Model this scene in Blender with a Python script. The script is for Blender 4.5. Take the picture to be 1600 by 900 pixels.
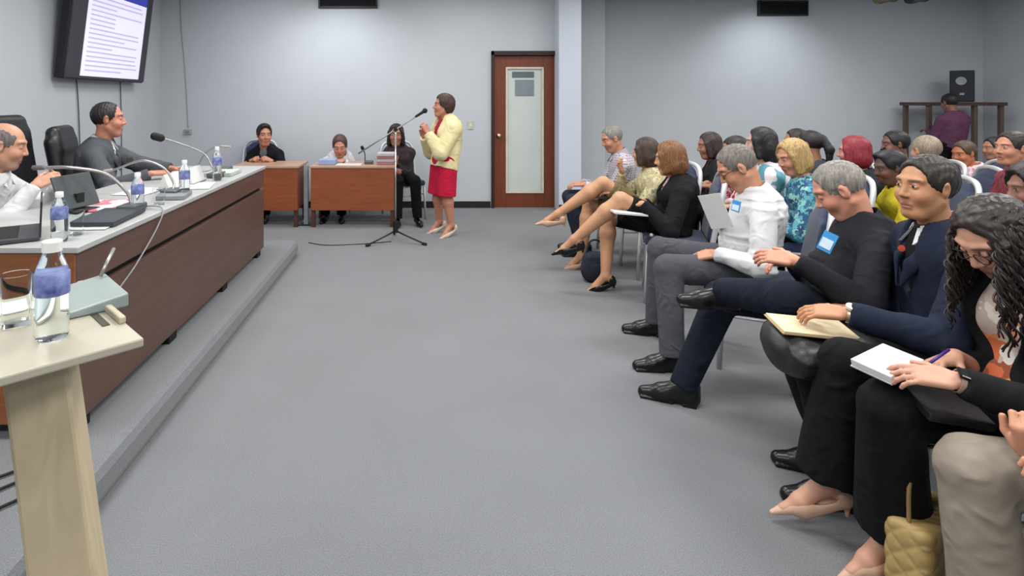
import bpy, math, random
import numpy as np
from mathutils import Vector, Matrix
random.seed(4); np.random.seed(4)
for _o in list(bpy.data.objects): bpy.data.objects.remove(_o)
SC = bpy.context.scene
COL = SC.collection
PI = math.pi
R_ = math.radians

# ------------------------------------------------------------------ camera
# level camera 1.5 m above the carpet looking along +Y, with lens shift (cropped wide photo)
FPX, VX, VY, EYE = 900.0, 656.0, 155.0, 1.5
cam_d = bpy.data.cameras.new('camera'); cam = bpy.data.objects.new('camera', cam_d); COL.objects.link(cam)
cam.location = (0, 0, EYE); cam.rotation_euler = (PI/2, 0, 0)
cam_d.sensor_width = 36; cam_d.lens = FPX/1600*36
cam_d.shift_x = (800-VX)/1600; cam_d.shift_y = -(450-VY)/1600
cam_d.clip_start = .05
SC.camera = cam
def at(px, py, Y):
    """world point seen at photo pixel (px,py) at depth Y"""
    return np.array([(px-VX)*Y/FPX, Y, EYE-(py-VY)*Y/FPX])

# ------------------------------------------------------------------ world, lights, exposure
w = bpy.data.worlds.new('world'); SC.world = w; w.use_nodes = True
w.node_tree.nodes['Background'].inputs[0].default_value = (.8, .85, .9, 1)
w.node_tree.nodes['Background'].inputs[1].default_value = .15
SC.view_settings.view_transform = 'Standard'; SC.view_settings.look = 'None'
SC.view_settings.exposure = 0.0; SC.view_settings.gamma = 1.0
SC.view_settings.use_curve_mapping = False
CEIL = 3.1
def area(x, y, sx, sy, power, col=(1, .985, .96), z=CEIL-.03):
    l = bpy.data.lights.new('ceiling_panel_and_fill_light', 'AREA'); l.shape = 'RECTANGLE'
    l.size = sx; l.size_y = sy; l.energy = power; l.color = col; l.spread = R_(180)
    o = bpy.data.objects.new('ceiling_panel_and_fill_light', l); COL.objects.link(o); o.location = (x, y, z)
    return o
for ly, pw in ((-.6, 52), (2.0, 51), (4.4, 50), (6.7, 24)):  # farthest row is fill, added to brighten the far walls
    for lx in (-1.7, .6, 3.0, 5.6):
        area(lx, ly, 1.2, .6, pw)
area(7.4, 5.6, 1.2, .6, 38)  # extra fill lamp, added to lift the dark right wall and corner
def spot(x, y, z, tx, ty, tz, power, size, blend=.9, col=(.93, .97, 1), r=.06):
    l = bpy.data.lights.new('downlight', 'SPOT'); l.energy = power; l.spot_size = R_(size); l.spot_blend = blend
    l.color = col; l.shadow_soft_size = r
    o = bpy.data.objects.new('downlight', l); COL.objects.link(o); o.location = (x, y, z)
    o.rotation_euler = (Vector((tx, ty, tz))-Vector((x, y, z))).to_track_quat('-Z', 'Y').to_euler()
# recessed wall-wash downlights in front of the far walls
spot(-1.1, 6.95, CEIL-.04, -1.05, 7.75, 1.2, 52, 122)
spot(5.3, 7.95, CEIL-.04, 5.3, 8.8, 1.2, 62, 122)

# ------------------------------------------------------------------ materials
def lin(h):
    if isinstance(h, str):
        h = h.lstrip('#'); c = [int(h[i:i+2], 16)/255 for i in (0, 2, 4)]
    else: c = h
    return tuple((v/12.92 if v <= .04045 else ((v+.055)/1.055)**2.4) for v in c)
MATS = {}
def mat(name, col, rough=.6, metal=0, var=.12, vscale=8, bump=0, bscale=60, emit=None, spec=.5, trans=0, ior=1.45, alpha=1, sheen=0, coat=0, col2=None, wood=False, wrinkle=0):
    if name in MATS: return MATS[name]
    m = bpy.data.materials.new(name); m.use_nodes = True; MATS[name] = m
    nt = m.node_tree; b = nt.nodes['Principled BSDF']; L = nt.links.new
    c = lin(col); c2 = lin(col2) if col2 else tuple(max(0, v*(1-var)) for v in c); c1 = c if col2 else tuple(min(1, v*(1+var)) for v in c)
    tc = nt.nodes.new('ShaderNodeTexCoord')
    if var > 0 or col2:
        n = nt.nodes.new('ShaderNodeTexNoise'); n.inputs['Scale'].default_value = vscale; n.inputs['Detail'].default_value = 5
        if wood:
            mp = nt.nodes.new('ShaderNodeMapping'); mp.inputs['Scale'].default_value = wood
            L(tc.outputs['Object'], mp.inputs[0]); L(mp.outputs[0], n.inputs['Vector']); n.inputs['Distortion'].default_value = 1.2
        else: L(tc.outputs['Object'], n.inputs['Vector'])
        r = nt.nodes.new('ShaderNodeValToRGB'); r.color_ramp.elements[0].color = (*c2, 1); r.color_ramp.elements[1].color = (*c1, 1)
        r.color_ramp.elements[0].position = .3; r.color_ramp.elements[1].position = .7
        L(n.outputs[0], r.inputs[0]); L(r.outputs[0], b.inputs['Base Color'])
    else: b.inputs['Base Color'].default_value = (*c, 1)
    b.inputs['Roughness'].default_value = rough; b.inputs['Metallic'].default_value = metal
    b.inputs['Specular IOR Level'].default_value = spec; b.inputs['IOR'].default_value = ior
    b.inputs['Transmission Weight'].default_value = trans; b.inputs['Alpha'].default_value = alpha
    b.inputs['Sheen Weight'].default_value = sheen; b.inputs['Coat Weight'].default_value = coat
    if bump:
        n2 = nt.nodes.new('ShaderNodeTexNoise'); n2.inputs['Scale'].default_value = bscale; n2.inputs['Detail'].default_value = 3
        L(tc.outputs['Object'], n2.inputs['Vector'])
        bp = nt.nodes.new('ShaderNodeBump'); bp.inputs['Strength'].default_value = bump; bp.inputs['Distance'].default_value = .004
        L(n2.outputs[0], bp.inputs['Height']); L(bp.outputs[0], b.inputs['Normal'])
        if wrinkle:
            n3 = nt.nodes.new('ShaderNodeTexNoise'); n3.inputs['Scale'].default_value = 9; n3.inputs['Detail'].default_value = 2.5; n3.inputs['Distortion'].default_value = 1.6; n3.noise_type = 'RIDGED_MULTIFRACTAL'
            L(tc.outputs['Object'], n3.inputs['Vector']); b3 = nt.nodes.new('ShaderNodeBump'); b3.inputs['Strength'].default_value = wrinkle; b3.inputs['Distance'].default_value = .012
            L(n3.outputs[0], b3.inputs['Height']); L(b3.outputs[0], bp.inputs['Normal'])
    if emit:
        b.inputs['Emission Color'].default_value = (*lin(emit[0]), 1); b.inputs['Emission Strength'].default_value = emit[1]
    return m
def pattern(name, cols, scale=30, rough=.8, kind='vor', stretch=(1, 1, 1)):
    """printed fabric: patches of several colours"""
    if name in MATS: return MATS[name]
    m = bpy.data.materials.new(name); m.use_nodes = True; MATS[name] = m
    nt = m.node_tree; b = nt.nodes['Principled BSDF']; L = nt.links.new
    tc = nt.nodes.new('ShaderNodeTexCoord'); mp = nt.nodes.new('ShaderNodeMapping'); mp.inputs['Scale'].default_value = stretch
    L(tc.outputs['Object'], mp.inputs[0])
    if kind == 'vor':
        n = nt.nodes.new('ShaderNodeTexVoronoi'); n.inputs['Scale'].default_value = scale
        nn = nt.nodes.new('ShaderNodeTexNoise'); nn.inputs['Scale'].default_value = scale*.7
        mx = nt.nodes.new('ShaderNodeMixRGB'); mx.inputs[0].default_value = .12
        L(mp.outputs[0], nn.inputs['Vector']); L(mp.outputs[0], mx.inputs[1]); L(nn.outputs['Color'], mx.inputs[2]); L(mx.outputs[0], n.inputs['Vector'])
        sp = nt.nodes.new('ShaderNodeSeparateColor'); L(n.outputs['Color'], sp.inputs[0]); src = sp.outputs[0]
    elif kind == 'plaid':
        w1 = nt.nodes.new('ShaderNodeTexWave'); w1.bands_direction = 'Z'; w1.inputs['Scale'].default_value = scale
        w2 = nt.nodes.new('ShaderNodeTexWave'); w2.bands_direction = 'Y'; w2.inputs['Scale'].default_value = scale
        L(mp.outputs[0], w1.inputs['Vector']); L(mp.outputs[0], w2.inputs['Vector'])
        ad = nt.nodes.new('ShaderNodeMath'); ad.operation = 'ADD'; L(w1.outputs['Fac'], ad.inputs[0]); L(w2.outputs['Fac'], ad.inputs[1])
        ml = nt.nodes.new('ShaderNodeMath'); ml.operation = 'MULTIPLY'; ml.inputs[1].default_value = .5; L(ad.outputs[0], ml.inputs[0]); src = ml.outputs[0]
    else:
        n = nt.nodes.new('ShaderNodeTexNoise'); n.inputs['Scale'].default_value = scale; n.inputs['Detail'].default_value = 2
        L(mp.outputs[0], n.inputs['Vector'])
        mr = nt.nodes.new('ShaderNodeMapRange'); mr.inputs[1].default_value = .3; mr.inputs[2].default_value = .7; L(n.outputs[0], mr.inputs[0]); src = mr.outputs[0]
    r = nt.nodes.new('ShaderNodeValToRGB'); r.color_ramp.interpolation = 'CONSTANT' if kind == 'vor' else 'LINEAR'
    els = r.color_ramp.elements
    while len(els) < len(cols): els.new(.5)
    for i, c in enumerate(cols):
        els[i].position = i/len(cols) if kind == 'vor' else i/max(1, len(cols)-1); els[i].color = (*lin(c), 1)
    L(src, r.inputs[0]); L(r.outputs[0], b.inputs['Base Color']); b.inputs['Roughness'].default_value = rough
    return m
def skin_mat():
    if 'skin' in MATS: return MATS['skin']
    m = bpy.data.materials.new('skin'); m.use_nodes = True; MATS['skin'] = m
    nt = m.node_tree; b = nt.nodes['Principled BSDF']; L = nt.links.new
    a = nt.nodes.new('ShaderNodeVertexColor'); a.layer_name = 'Col'
    tc = nt.nodes.new('ShaderNodeTexCoord'); n = nt.nodes.new('ShaderNodeTexNoise'); n.inputs['Scale'].default_value = 45; L(tc.outputs['Object'], n.inputs['Vector'])
    mr = nt.nodes.new('ShaderNodeMapRange'); mr.inputs[3].default_value = .88; mr.inputs[4].default_value = 1.1; L(n.outputs[0], mr.inputs[0])
    mx = nt.nodes.new('ShaderNodeMixRGB'); mx.blend_type = 'MULTIPLY'; mx.inputs[0].default_value = 1
    L(a.outputs[0], mx.inputs[1]); L(mr.outputs[0], mx.inputs[2]); L(mx.outputs[0], b.inputs['Base Color'])
    b.inputs['Roughness'].default_value = .5; b.inputs['Subsurface Weight'].default_value = .08
    b.inputs['Subsurface Radius'].default_value = (.01, .004, .002)
    return m

# ------------------------------------------------------------------ object helpers
def tag(o, label=None, cat=None, group=None, kind=None):
    if label: o['label'] = label
    if cat: o['category'] = cat
    if group: o['group'] = group
    if kind: o['kind'] = kind
    return o
def thing(name, label, cat, loc=(0, 0, 0), rz=0, group=None):
    o = bpy.data.objects.new(name, None); COL.objects.link(o); o.location = loc; o.rotation_euler = (0, 0, rz)
    o.empty_display_size = .1
    return tag(o, label, cat, group)
def rot(axis, deg):
    return np.array(Matrix.Rotation(R_(deg), 3, axis))
class MB:
    def __init__(s): s.v = []; s.f = []
    def add(s, vs, fs):
        k = len(s.v); s.v += [tuple(map(float, p)) for p in vs]; s.f += [tuple(i+k for i in f) for f in fs]; return s
    def box(s, c, size, R=None):
        h = np.array(size)/2; c = np.array(c, float)
        P = [np.array([x, y, z])*h for x in (-1, 1) for y in (-1, 1) for z in (-1, 1)]
        if R is not None: P = [R@p for p in P]
        return s.add([c+p for p in P], [(0, 1, 3, 2), (4, 6, 7, 5), (0, 4, 5, 1), (2, 3, 7, 6), (0, 2, 6, 4), (1, 5, 7, 3)])
    def tube(s, path, r, n=8, closed=False):
        path = [np.array(p, float) for p in path]; m = len(path)
        rr = r if hasattr(r, '__len__') else [r]*m
        T = []
        for i in range(m):
            a = path[(i-1) % m] if (i > 0 or closed) else path[i]; b = path[(i+1) % m] if (i < m-1 or closed) else path[i]
            t = b-a; T.append(t/(np.linalg.norm(t)+1e-9))
        u = np.cross(T[0], [0, 0, 1]);
        if np.linalg.norm(u) < .1: u = np.cross(T[0], [1, 0, 0])
        u /= np.linalg.norm(u); vs = []
        for i in range(m):
            u = u-T[i]*np.dot(u, T[i]); u /= np.linalg.norm(u)+1e-9; v = np.cross(T[i], u)
            for k in range(n):
                a = 2*PI*k/n; vs.append(path[i]+rr[i]*(math.cos(a)*u+math.sin(a)*v))
        fs = []
        for i in range(m if closed else m-1):
            j = (i+1) % m
            for k in range(n): fs.append((i*n+k, i*n+(k+1) % n, j*n+(k+1) % n, j*n+k))
        if not closed: fs += [tuple(reversed(range(n))), tuple((m-1)*n+k for k in range(n))]
        return s.add(vs, fs)
    def lathe(s, prof, c=(0, 0, 0), n=16, R=None):
        vs = []; fs = []; c = np.array(c, float)
        for (r, z) in prof:
            for k in range(n):
                p = np.array([r*math.cos(2*PI*k/n), r*math.sin(2*PI*k/n), z])
                if R is not None: p = R@p
                vs.append(c+p)
        for i in range(len(prof)-1):
            for k in range(n): fs.append((i*n+k, i*n+(k+1) % n, (i+1)*n+(k+1) % n, (i+1)*n+k))
        fs += [tuple(reversed(range(n))), tuple((len(prof)-1)*n+k for k in range(n))]
        return s.add(vs, fs)
    def prism(s, poly, a, b):
        """poly: list of 3D points; extruded by vector from offset a to b"""
        n = len(poly); a = np.array(a, float); b = np.array(b, float)
        vs = [np.array(p)+a for p in poly]+[np.array(p)+b for p in poly]
        fs = [tuple(range(n)), tuple(reversed(range(n, 2*n)))]+[(i, i+n, (i+1) % n+n, (i+1) % n) for i in range(n)]
        return s.add(vs, fs)
    def build(s, name, m, parent=None, smooth=False, bevel=0, seg=2, loc=None):
        me = bpy.data.meshes.new(name); me.from_pydata(s.v, [], s.f); me.validate(); me.update()
        import bmesh
        bm = bmesh.new(); bm.from_mesh(me); bmesh.ops.recalc_face_normals(bm, faces=bm.faces); bm.to_mesh(me); bm.free()
        if m: me.materials.append(m)
        o = bpy.data.objects.new(name, me); COL.objects.link(o); o.parent = parent
        if loc is not None: o.location = loc
        if smooth:
            for p in me.polygons: p.use_smooth = True
            if smooth == 'auto':
                try: me.set_sharp_from_angle(angle=R_(40))
                except Exception: pass
        if bevel:
            b = o.modifiers.new('bevel', 'BEVEL'); b.width = bevel; b.segments = seg; b.limit_method = 'ANGLE'
        return o
def bez(p, n=12):
    """smooth curve through control points (Catmull-Rom)"""
    p = [np.array(q, float) for q in p]; q = [2*p[0]-p[1]]+p+[2*p[-1]-p[-2]]; out = []
    for i in range(1, len(q)-2):
        for k in range(n):
            t = k/n; a, b, c, d = q[i-1], q[i], q[i+1], q[i+2]
            out.append(.5*((2*b)+(c-a)*t+(2*a-5*b+4*c-d)*t*t+(3*b-a-3*c+d)*t**3))
    out.append(p[-1]); return out
def copy_tree(o, parent=None):
    c = o.copy(); COL.objects.link(c); c.parent = parent
    for ch in list(o.children): copy_tree(ch, c)
    return c

# ------------------------------------------------------------------ implicit-surface mesher (surface nets)
class SDF:
    def __init__(s): s.p = []; s.R = np.eye(3); s.t = np.zeros(3); s.lo = np.full(3, 1e9); s.hi = np.full(3, -1e9)
    def frame(s, R=None, t=None): s.R = np.eye(3) if R is None else R; s.t = np.zeros(3) if t is None else np.array(t, float); return s
    def _w(s, v): return s.R@np.array(v, float)+s.t
    def _bb(s, pts, r):
        for q in pts: s.lo = np.minimum(s.lo, q-r); s.hi = np.maximum(s.hi, q+r)
    def cap(s, a, b, r1, r2=None, k=.02, op='u', flat=1, n=None, clipa=False, clipb=False):
        a = s._w(a); b = s._w(b); r2 = r1 if r2 is None else r2
        n = None if n is None else s.R@np.array(n, float)/np.linalg.norm(n)
        s.p.append(('c', a, b, r1, r2, flat, n, clipa, clipb, op, k))
        if op == 'u': s._bb([a, b], max(r1, r2)*(1 if flat >= 1 else 1/flat))
        return s
    def ell(s, c, rad, k=.02, op='u', R=None):
        c = s._w(c); Rm = s.R if R is None else s.R@R; rad = np.array(rad, float)*np.ones(3)
        s.p.append(('e', c, Rm.copy(), rad, None, 1, None, 0, 0, op, k))
        if op == 'u': s._bb([c], float(rad.max()))
        return s
    def box(s, c, half, rnd=.005, k=.01, op='u', R=None):
        c = s._w(c); Rm = s.R if R is None else s.R@R
        s.p.append(('b', c, Rm.copy(), np.array(half, float), rnd, 1, None, 0, 0, op, k))
        if op == 'u': s._bb([c], float(np.linalg.norm(half)))
        return s
    def ev(s, P):
        d = np.full(len(P), 9, np.float32)
        for (ty, a, b, r1, r2, flat, n, ca, cb, op, k) in s.p:
            if ty == 'c':
                q = P-a.astype(np.float32); ba = (b-a).astype(np.float32)
                if flat != 1 and n is not None:
                    nf = n.astype(np.float32); q2 = q+((flat-1)*(q@nf))[:, None]*nf; ba2 = ba+(flat-1)*np.dot(ba, nf)*nf
                else: q2 = q; ba2 = ba
                L2 = float(ba2@ba2)+1e-12; h = (q2@ba2)/L2; hc = np.clip(h, 0, 1)
                v = q2-hc[:, None]*ba2; e = np.sqrt(np.einsum('ij,ij->i', v, v))-(r1+(r2-r1)*hc)
                Ln = math.sqrt(L2)
                if ca: e = np.maximum(e, -h*Ln)
                if cb: e = np.maximum(e, (h-1)*Ln)
                if flat > 1: e = e/math.sqrt(flat)
            elif ty == 'e':
                q = (P-a.astype(np.float32))@b.astype(np.float32); rf = r1.astype(np.float32)
                k0 = np.sqrt(np.einsum('ij,ij->i', q/rf, q/rf)); k1 = np.sqrt(np.einsum('ij,ij->i', q/(rf*rf), q/(rf*rf)))+1e-6
                e = k0*(k0-1)/k1
            else:
                q = np.abs((P-a.astype(np.float32))@b.astype(np.float32))-(r1-r2).astype(np.float32)
                m = np.maximum(q, 0); e = np.sqrt(np.einsum('ij,ij->i', m, m))+np.minimum(q.max(1), 0)-r2
            if op == 'u':
                if k > 0: h = np.clip(.5+.5*(d-e)/k, 0, 1); d = d+(e-d)*h-k*h*(1-h)
                else: d = np.minimum(d, e)
            elif op == 's':
                if k > 0: h = np.clip(.5-.5*(d+e)/k, 0, 1); d = d+(-e-d)*h+k*h*(1-h)
                else: d = np.maximum(d, -e)
            elif op == 'i': d = np.maximum(d, e)
            elif op == 'ns':   # halo: keep as is
                pass
        return d.astype(np.float32)
    def mesh(s, h, noise=None, amp=0.0):
        lo = s.lo-3*h-amp; hi = s.hi+3*h+amp; B = 8
        nd = np.ceil((hi-lo)/h/B).astype(int); N = nd*B+1
        ax = [(lo[i]+h*np.arange(N[i])).astype(np.float32) for i in range(3)]
        cb = [(lo[i]+h*(np.arange(nd[i])*B+B/2)).astype(np.float32) for i in range(3)]
        C = np.stack(np.meshgrid(*cb, indexing='ij'), -1).reshape(-1, 3); dc = s.ev(C)
        F = np.repeat(np.repeat(np.repeat(dc.reshape(nd), B, 0), B, 1), B, 2); F = np.pad(F, ((0, 1),)*3, mode='edge')
        F = np.ascontiguousarray(F)
        act = np.abs(dc) < (B/2*h*1.75*1.5+amp+.012)
        bi = np.stack(np.unravel_index(np.nonzero(act)[0], nd), -1)
        if len(bi) == 0: return np.zeros((0, 3)), np.zeros((0, 4), int)
        o = np.arange(B+1); off = np.stack(np.meshgrid(o, o, o, indexing='ij'), -1).reshape(-1, 3)
        lin_i = []
        for ch in np.array_split(bi, max(1, len(bi)//400)):
            idx = (ch[:, None, :]*B+off[None]).reshape(-1, 3)
            lin_i.append((idx[:, 0]*N[1]+idx[:, 1])*N[2]+idx[:, 2])
        li = np.unique(np.concatenate(lin_i)); iz = li % N[2]; iy = (li//N[2]) % N[1]; ix = li//(N[1]*N[2])
        P = np.stack([ax[0][ix], ax[1][iy], ax[2][iz]], -1); val = s.ev(P)
        if noise is not None and amp > 0: val = val+amp*noise(P)
        Fl = F.reshape(-1); Fl[li] = val; F = Fl.reshape(N)
        return surface_nets(F, lo, h)
def surface_nets(F, lo, h):
    S = F < 0; n = F.shape
    cnt = np.zeros(tuple(k-1 for k in n), np.int8)
    for dx in (0, 1):
        for dy in (0, 1):
            for dz in (0, 1): cnt += S[dx:n[0]-1+dx, dy:n[1]-1+dy, dz:n[2]-1+dz]
    A = (cnt > 0) & (cnt < 8); ci = np.argwhere(A)
    idx = np.full(A.shape, -1, np.int32); idx[A] = np.arange(len(ci))
    crn = [(a, b, c) for a in (0, 1) for b in (0, 1) for c in (0, 1)]
    val = np.stack([F[ci[:, 0]+a, ci[:, 1]+b, ci[:, 2]+c] for a, b, c in crn], 1)
    acc = np.zeros((len(ci), 3)); num = np.zeros(len(ci))
    for i in range(8):
        for j in range(i+1, 8):
            if sum(abs(np.array(crn[i])-np.array(crn[j]))) != 1: continue
            v0 = val[:, i]; v1 = val[:, j]; m = (v0 < 0) != (v1 < 0)
            t = np.where(m, v0/np.where(m, v0-v1, 1), 0)
            acc += m[:, None]*(np.array(crn[i])+(np.array(crn[j])-np.array(crn[i]))*t[:, None]); num += m
    V = lo+h*(ci+acc/np.maximum(num, 1)[:, None]); Q = []
    for axn in range(3):
        sl0 = [slice(1, -1)]*3; sl1 = [slice(1, -1)]*3
        sl0[axn] = slice(0, n[axn]-1); sl1[axn] = slice(1, n[axn])
        a = S[tuple(sl0)]; b = S[tuple(sl1)]; e = np.argwhere(a != b)
        if len(e) == 0: continue
        fl = a[tuple(e.T)]; base = e.copy()
        for q in range(3):
            if q != axn: base[:, q] += 1
        u, v = [(1, 2), (2, 0), (0, 1)][axn]
        def g(du, dv):
            c = base.copy(); c[:, u] -= du; c[:, v] -= dv; return idx[c[:, 0], c[:, 1], c[:, 2]]
        q = np.stack([g(1, 1), g(0, 1), g(0, 0), g(1, 0)], 1)
        q = np.where(fl[:, None], q, q[:, ::-1]); Q.append(q)
    Q = np.concatenate(Q) if Q else np.zeros((0, 4), int)
    Q = Q[(Q >= 0).all(1)]
    return V, Q
def relax(V, Q, it=1, f=.5):
    for _ in range(it):
        acc = np.zeros_like(V); n = np.zeros(len(V))
        for k in range(4):
            a = Q[:, k]; b = Q[:, (k+1) % 4]
            for c in range(3):
                acc[:, c] += np.bincount(a, V[b, c], len(V))+np.bincount(b, V[a, c], len(V))
            n += np.bincount(a, minlength=len(V))+np.bincount(b, minlength=len(V))
        V = V+f*(acc/np.maximum(n, 1)[:, None]-V)
    return V
def quad_obj(name, V, Q, m, parent=None, colors=None):
    me = bpy.data.meshes.new(name); nv, nq = len(V), len(Q)
    me.vertices.add(nv); me.vertices.foreach_set('co', np.asarray(V, np.float32).ravel())
    me.loops.add(nq*4); me.loops.foreach_set('vertex_index', np.asarray(Q, np.int32).ravel())
    me.polygons.add(nq); me.polygons.foreach_set('loop_start', np.arange(0, nq*4, 4, dtype=np.int32))
    me.polygons.foreach_set('loop_total', np.full(nq, 4, np.int32))
    me.polygons.foreach_set('use_smooth', np.ones(nq, bool))
    if colors is not None:
        ca = me.color_attributes.new('Col', 'FLOAT_COLOR', 'POINT')
        ca.data.foreach_set('color', np.concatenate([colors, np.ones((nv, 1))], 1).astype(np.float32).ravel())
    me.update(calc_edges=True); me.materials.append(m)
    o = bpy.data.objects.new(name, me); COL.objects.link(o); o.parent = parent
    return o
def folds(seed, k=16, ridge=.6):
    rs = np.random.RandomState(seed); a = rs.randn(4, 3).astype(np.float32); a /= np.linalg.norm(a, axis=1)[:, None]; ph = rs.rand(4)*6
    def f(P):
        w1 = P@a[0]*k+ph[0]+2.2*np.sin(P@a[1]*k*.55+ph[1]); w2 = P@a[2]*k*.8+ph[2]+1.7*np.sin(P@a[3]*k*.6+ph[3])
        r = 1-np.abs(np.sin(w1*.8)); return -(ridge*(r**2-.3)+(1-ridge)*np.sin(w1)*np.sin(w2))
    return f
# ------------------------------------------------------------------ people
def unit(v): v = np.array(v, float); return v/(np.linalg.norm(v)+1e-9)
def ik(a, t, l1, l2, hint):
    d = t-a; D = np.linalg.norm(d)
    if D > (l1+l2)*.995: q = D/((l1+l2)*.995); l1 *= q; l2 *= q
    u = d/D; x = (l1*l1-l2*l2+D*D)/(2*D); hh = math.sqrt(max(l1*l1-x*x, 0)); hp = unit(np.array(hint)-u*np.dot(hint, u))
    return a+u*x+hp*hh
def frame_from(x, z):
    x = unit(x); z = unit(np.array(z)-x*np.dot(z, x)); y = np.cross(z, x); return np.stack([x, y, z], 1)
LODS = {0: (.0034, .0034, .0075, .0045), 1: (.005, .005, .011, .007), 2: (.0075, .0075, .015, .0095)}

def head_sdf(S, R, t, hs=1.0, jaw=1.0, fem=False, eyes=True):
    S.frame(R*1.0, t); q = hs
    def E(c, r, **k): S.ell(np.array(c)*q, np.array(r)*q, **k)
    def Cc(a, b, r1, r2=None, **k): S.cap(np.array(a)*q, np.array(b)*q, r1*q, (r1 if r2 is None else r2)*q, **k)
    E((-.015, 0, .03), (.097, .077, .088)); E((.03, 0, -.035), (.062, .06*jaw, .088), k=.03)
    Cc((.062, -.014*jaw, -.1), (.062, .014*jaw, -.1), .019, k=.025)
    for y in (1, -1):
        Cc((.0, y*.052*jaw, -.05), (.05, y*.026*jaw, -.098), .018, .015, k=.025)     # jaw line
        E((.058, y*.04, -.028), (.03, .024, .026), k=.02)                            # cheek
        Cc((.082, y*.012, .036), (.068, y*.048, .036), .0085, .0075, k=.016)          # brow
        E((.098, y*.031, .012), (.016, .017, .012), op='s', k=.014)                  # socket
        if eyes: E((.076, y*.031, .012), (.0125, .0145, .0115), k=.003)
        E((-.006, y*.078, .0), (.02, .009, .033), k=.006, R=rot('X', -y*8)@rot('Z', y*18))
        E((.004, y*.087, .003), (.009, .005, .016), op='s', k=.004)
    Cc((.084, 0, .022), (.1035, 0, -.022), .0075, .0115, k=.012)
    for y in (1, -1): E((.094, y*.0125, -.026), (.0105, .0075, .0075), k=.006)
    Cc((.083, -.017, -.06), (.083, .017, -.06), .0075 if not fem else .0085, k=.007); Cc((.081, -.014, -.072), (.081, .014, -.072), .0085, k=.006)
    E((.096, 0, -.066), (.012, .025, .0016), op='s', k=.002)
    S.frame()
def head_spots(lip='#9a5a50', brow='#2a2019', iris='#1c1512', stub=None, blush=True, closed=False):
    sp = []
    if stub: sp += [((.05, 0, -.09), (.06, .07, .045), stub, .55), ((.09, 0, -.048), (.02, .03, .01), stub, .5)]
    for y in (1, -1):
        if blush: sp.append(((.07, y*.045, -.03), (.03, .025, .025), '#b5604f', .18))
        sp.append(((.082, y*.032, .034), (.025, .022, .006), brow, .65))
        if closed: sp.append(((.088, y*.031, .007), (.012, .016, .0035), '#2a1a14', .8))
        else: sp += [((.086, y*.031, .012), (.008, .011, .0048), '#cfc6bc', .8), ((.09, y*.031, .012), (.009, .0065, .0065), iris, 1), ((.088, y*.031, .0185), (.012, .015, .0025), '#241812', .8)]
    sp += [((.09, 0, -.066), (.02, .026, .0145), lip, .75), ((.108, 0, -.03), (.02, .014, .012), '#b06a58', .3)]
    return sp
def hand_sdf(S, R, t, side, curl=25, q=1.0, spread=1.0, thumb=0.0, curls=None):
    """x along fingers, z out of the back of the hand, thumb on +y*side"""
    S.frame(R, t); sd = side
    S.box((.045*q, 0, 0), (.046*q, .037*q, .0125*q), rnd=.0115*q, k=.012)
    S.ell((.03*q, sd*.026*q, -.006*q), (.034*q, .018*q, .014*q), k=.012)
    for i, (y, L, r) in enumerate([(.03, .072, .0088), (.0105, .08, .009), (-.0095, .074, .0086), (-.0285, .058, .0076)]):
        c = curls[i] if curls else curl*(1+.12*i); a = 0; p = np.array([.085*q, sd*y*q, 0]); az = sd*y*2.2*spread
        for j, f in enumerate((.45, .31, .24)):
            a += R_(c)*(1 if j else .8); d = np.array([math.cos(a)*math.cos(az), math.cos(a)*math.sin(az), -math.sin(a)])
            e = p+d*L*f*q; S.cap(p, e, r*q*(1-.06*j), r*q*(.94-.06*j), k=.0035 if j else .006); p = e
    d1 = unit((.62, sd*(.75-thumb*.5), -.25-thumb*.5)); p = np.array([.022*q, sd*.033*q, -.006*q]); e = p+d1*.036*q
    S.cap(p, e, .0125*q, .011*q, k=.008); d2 = unit((.9, sd*(.35-thumb*.6), -.25-thumb*.3)); S.cap(e, e+d2*.034*q, .0105*q, .0085*q, k=.004)
    S.frame()
HAIRN = lambda P: np.sin(P[:, 0]*330+6*np.sin(P[:, 2]*21))*.5+np.sin(P[:, 1]*290+5*np.sin(P[:, 2]*17+P[:, 0]*30))*.5
CURLN = lambda P: np.sin(P[:, 0]*150+3*np.sin(P[:, 2]*60))*np.sin(P[:, 1]*140+3*np.sin(P[:, 0]*50))*np.sin(P[:, 2]*120)
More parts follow.
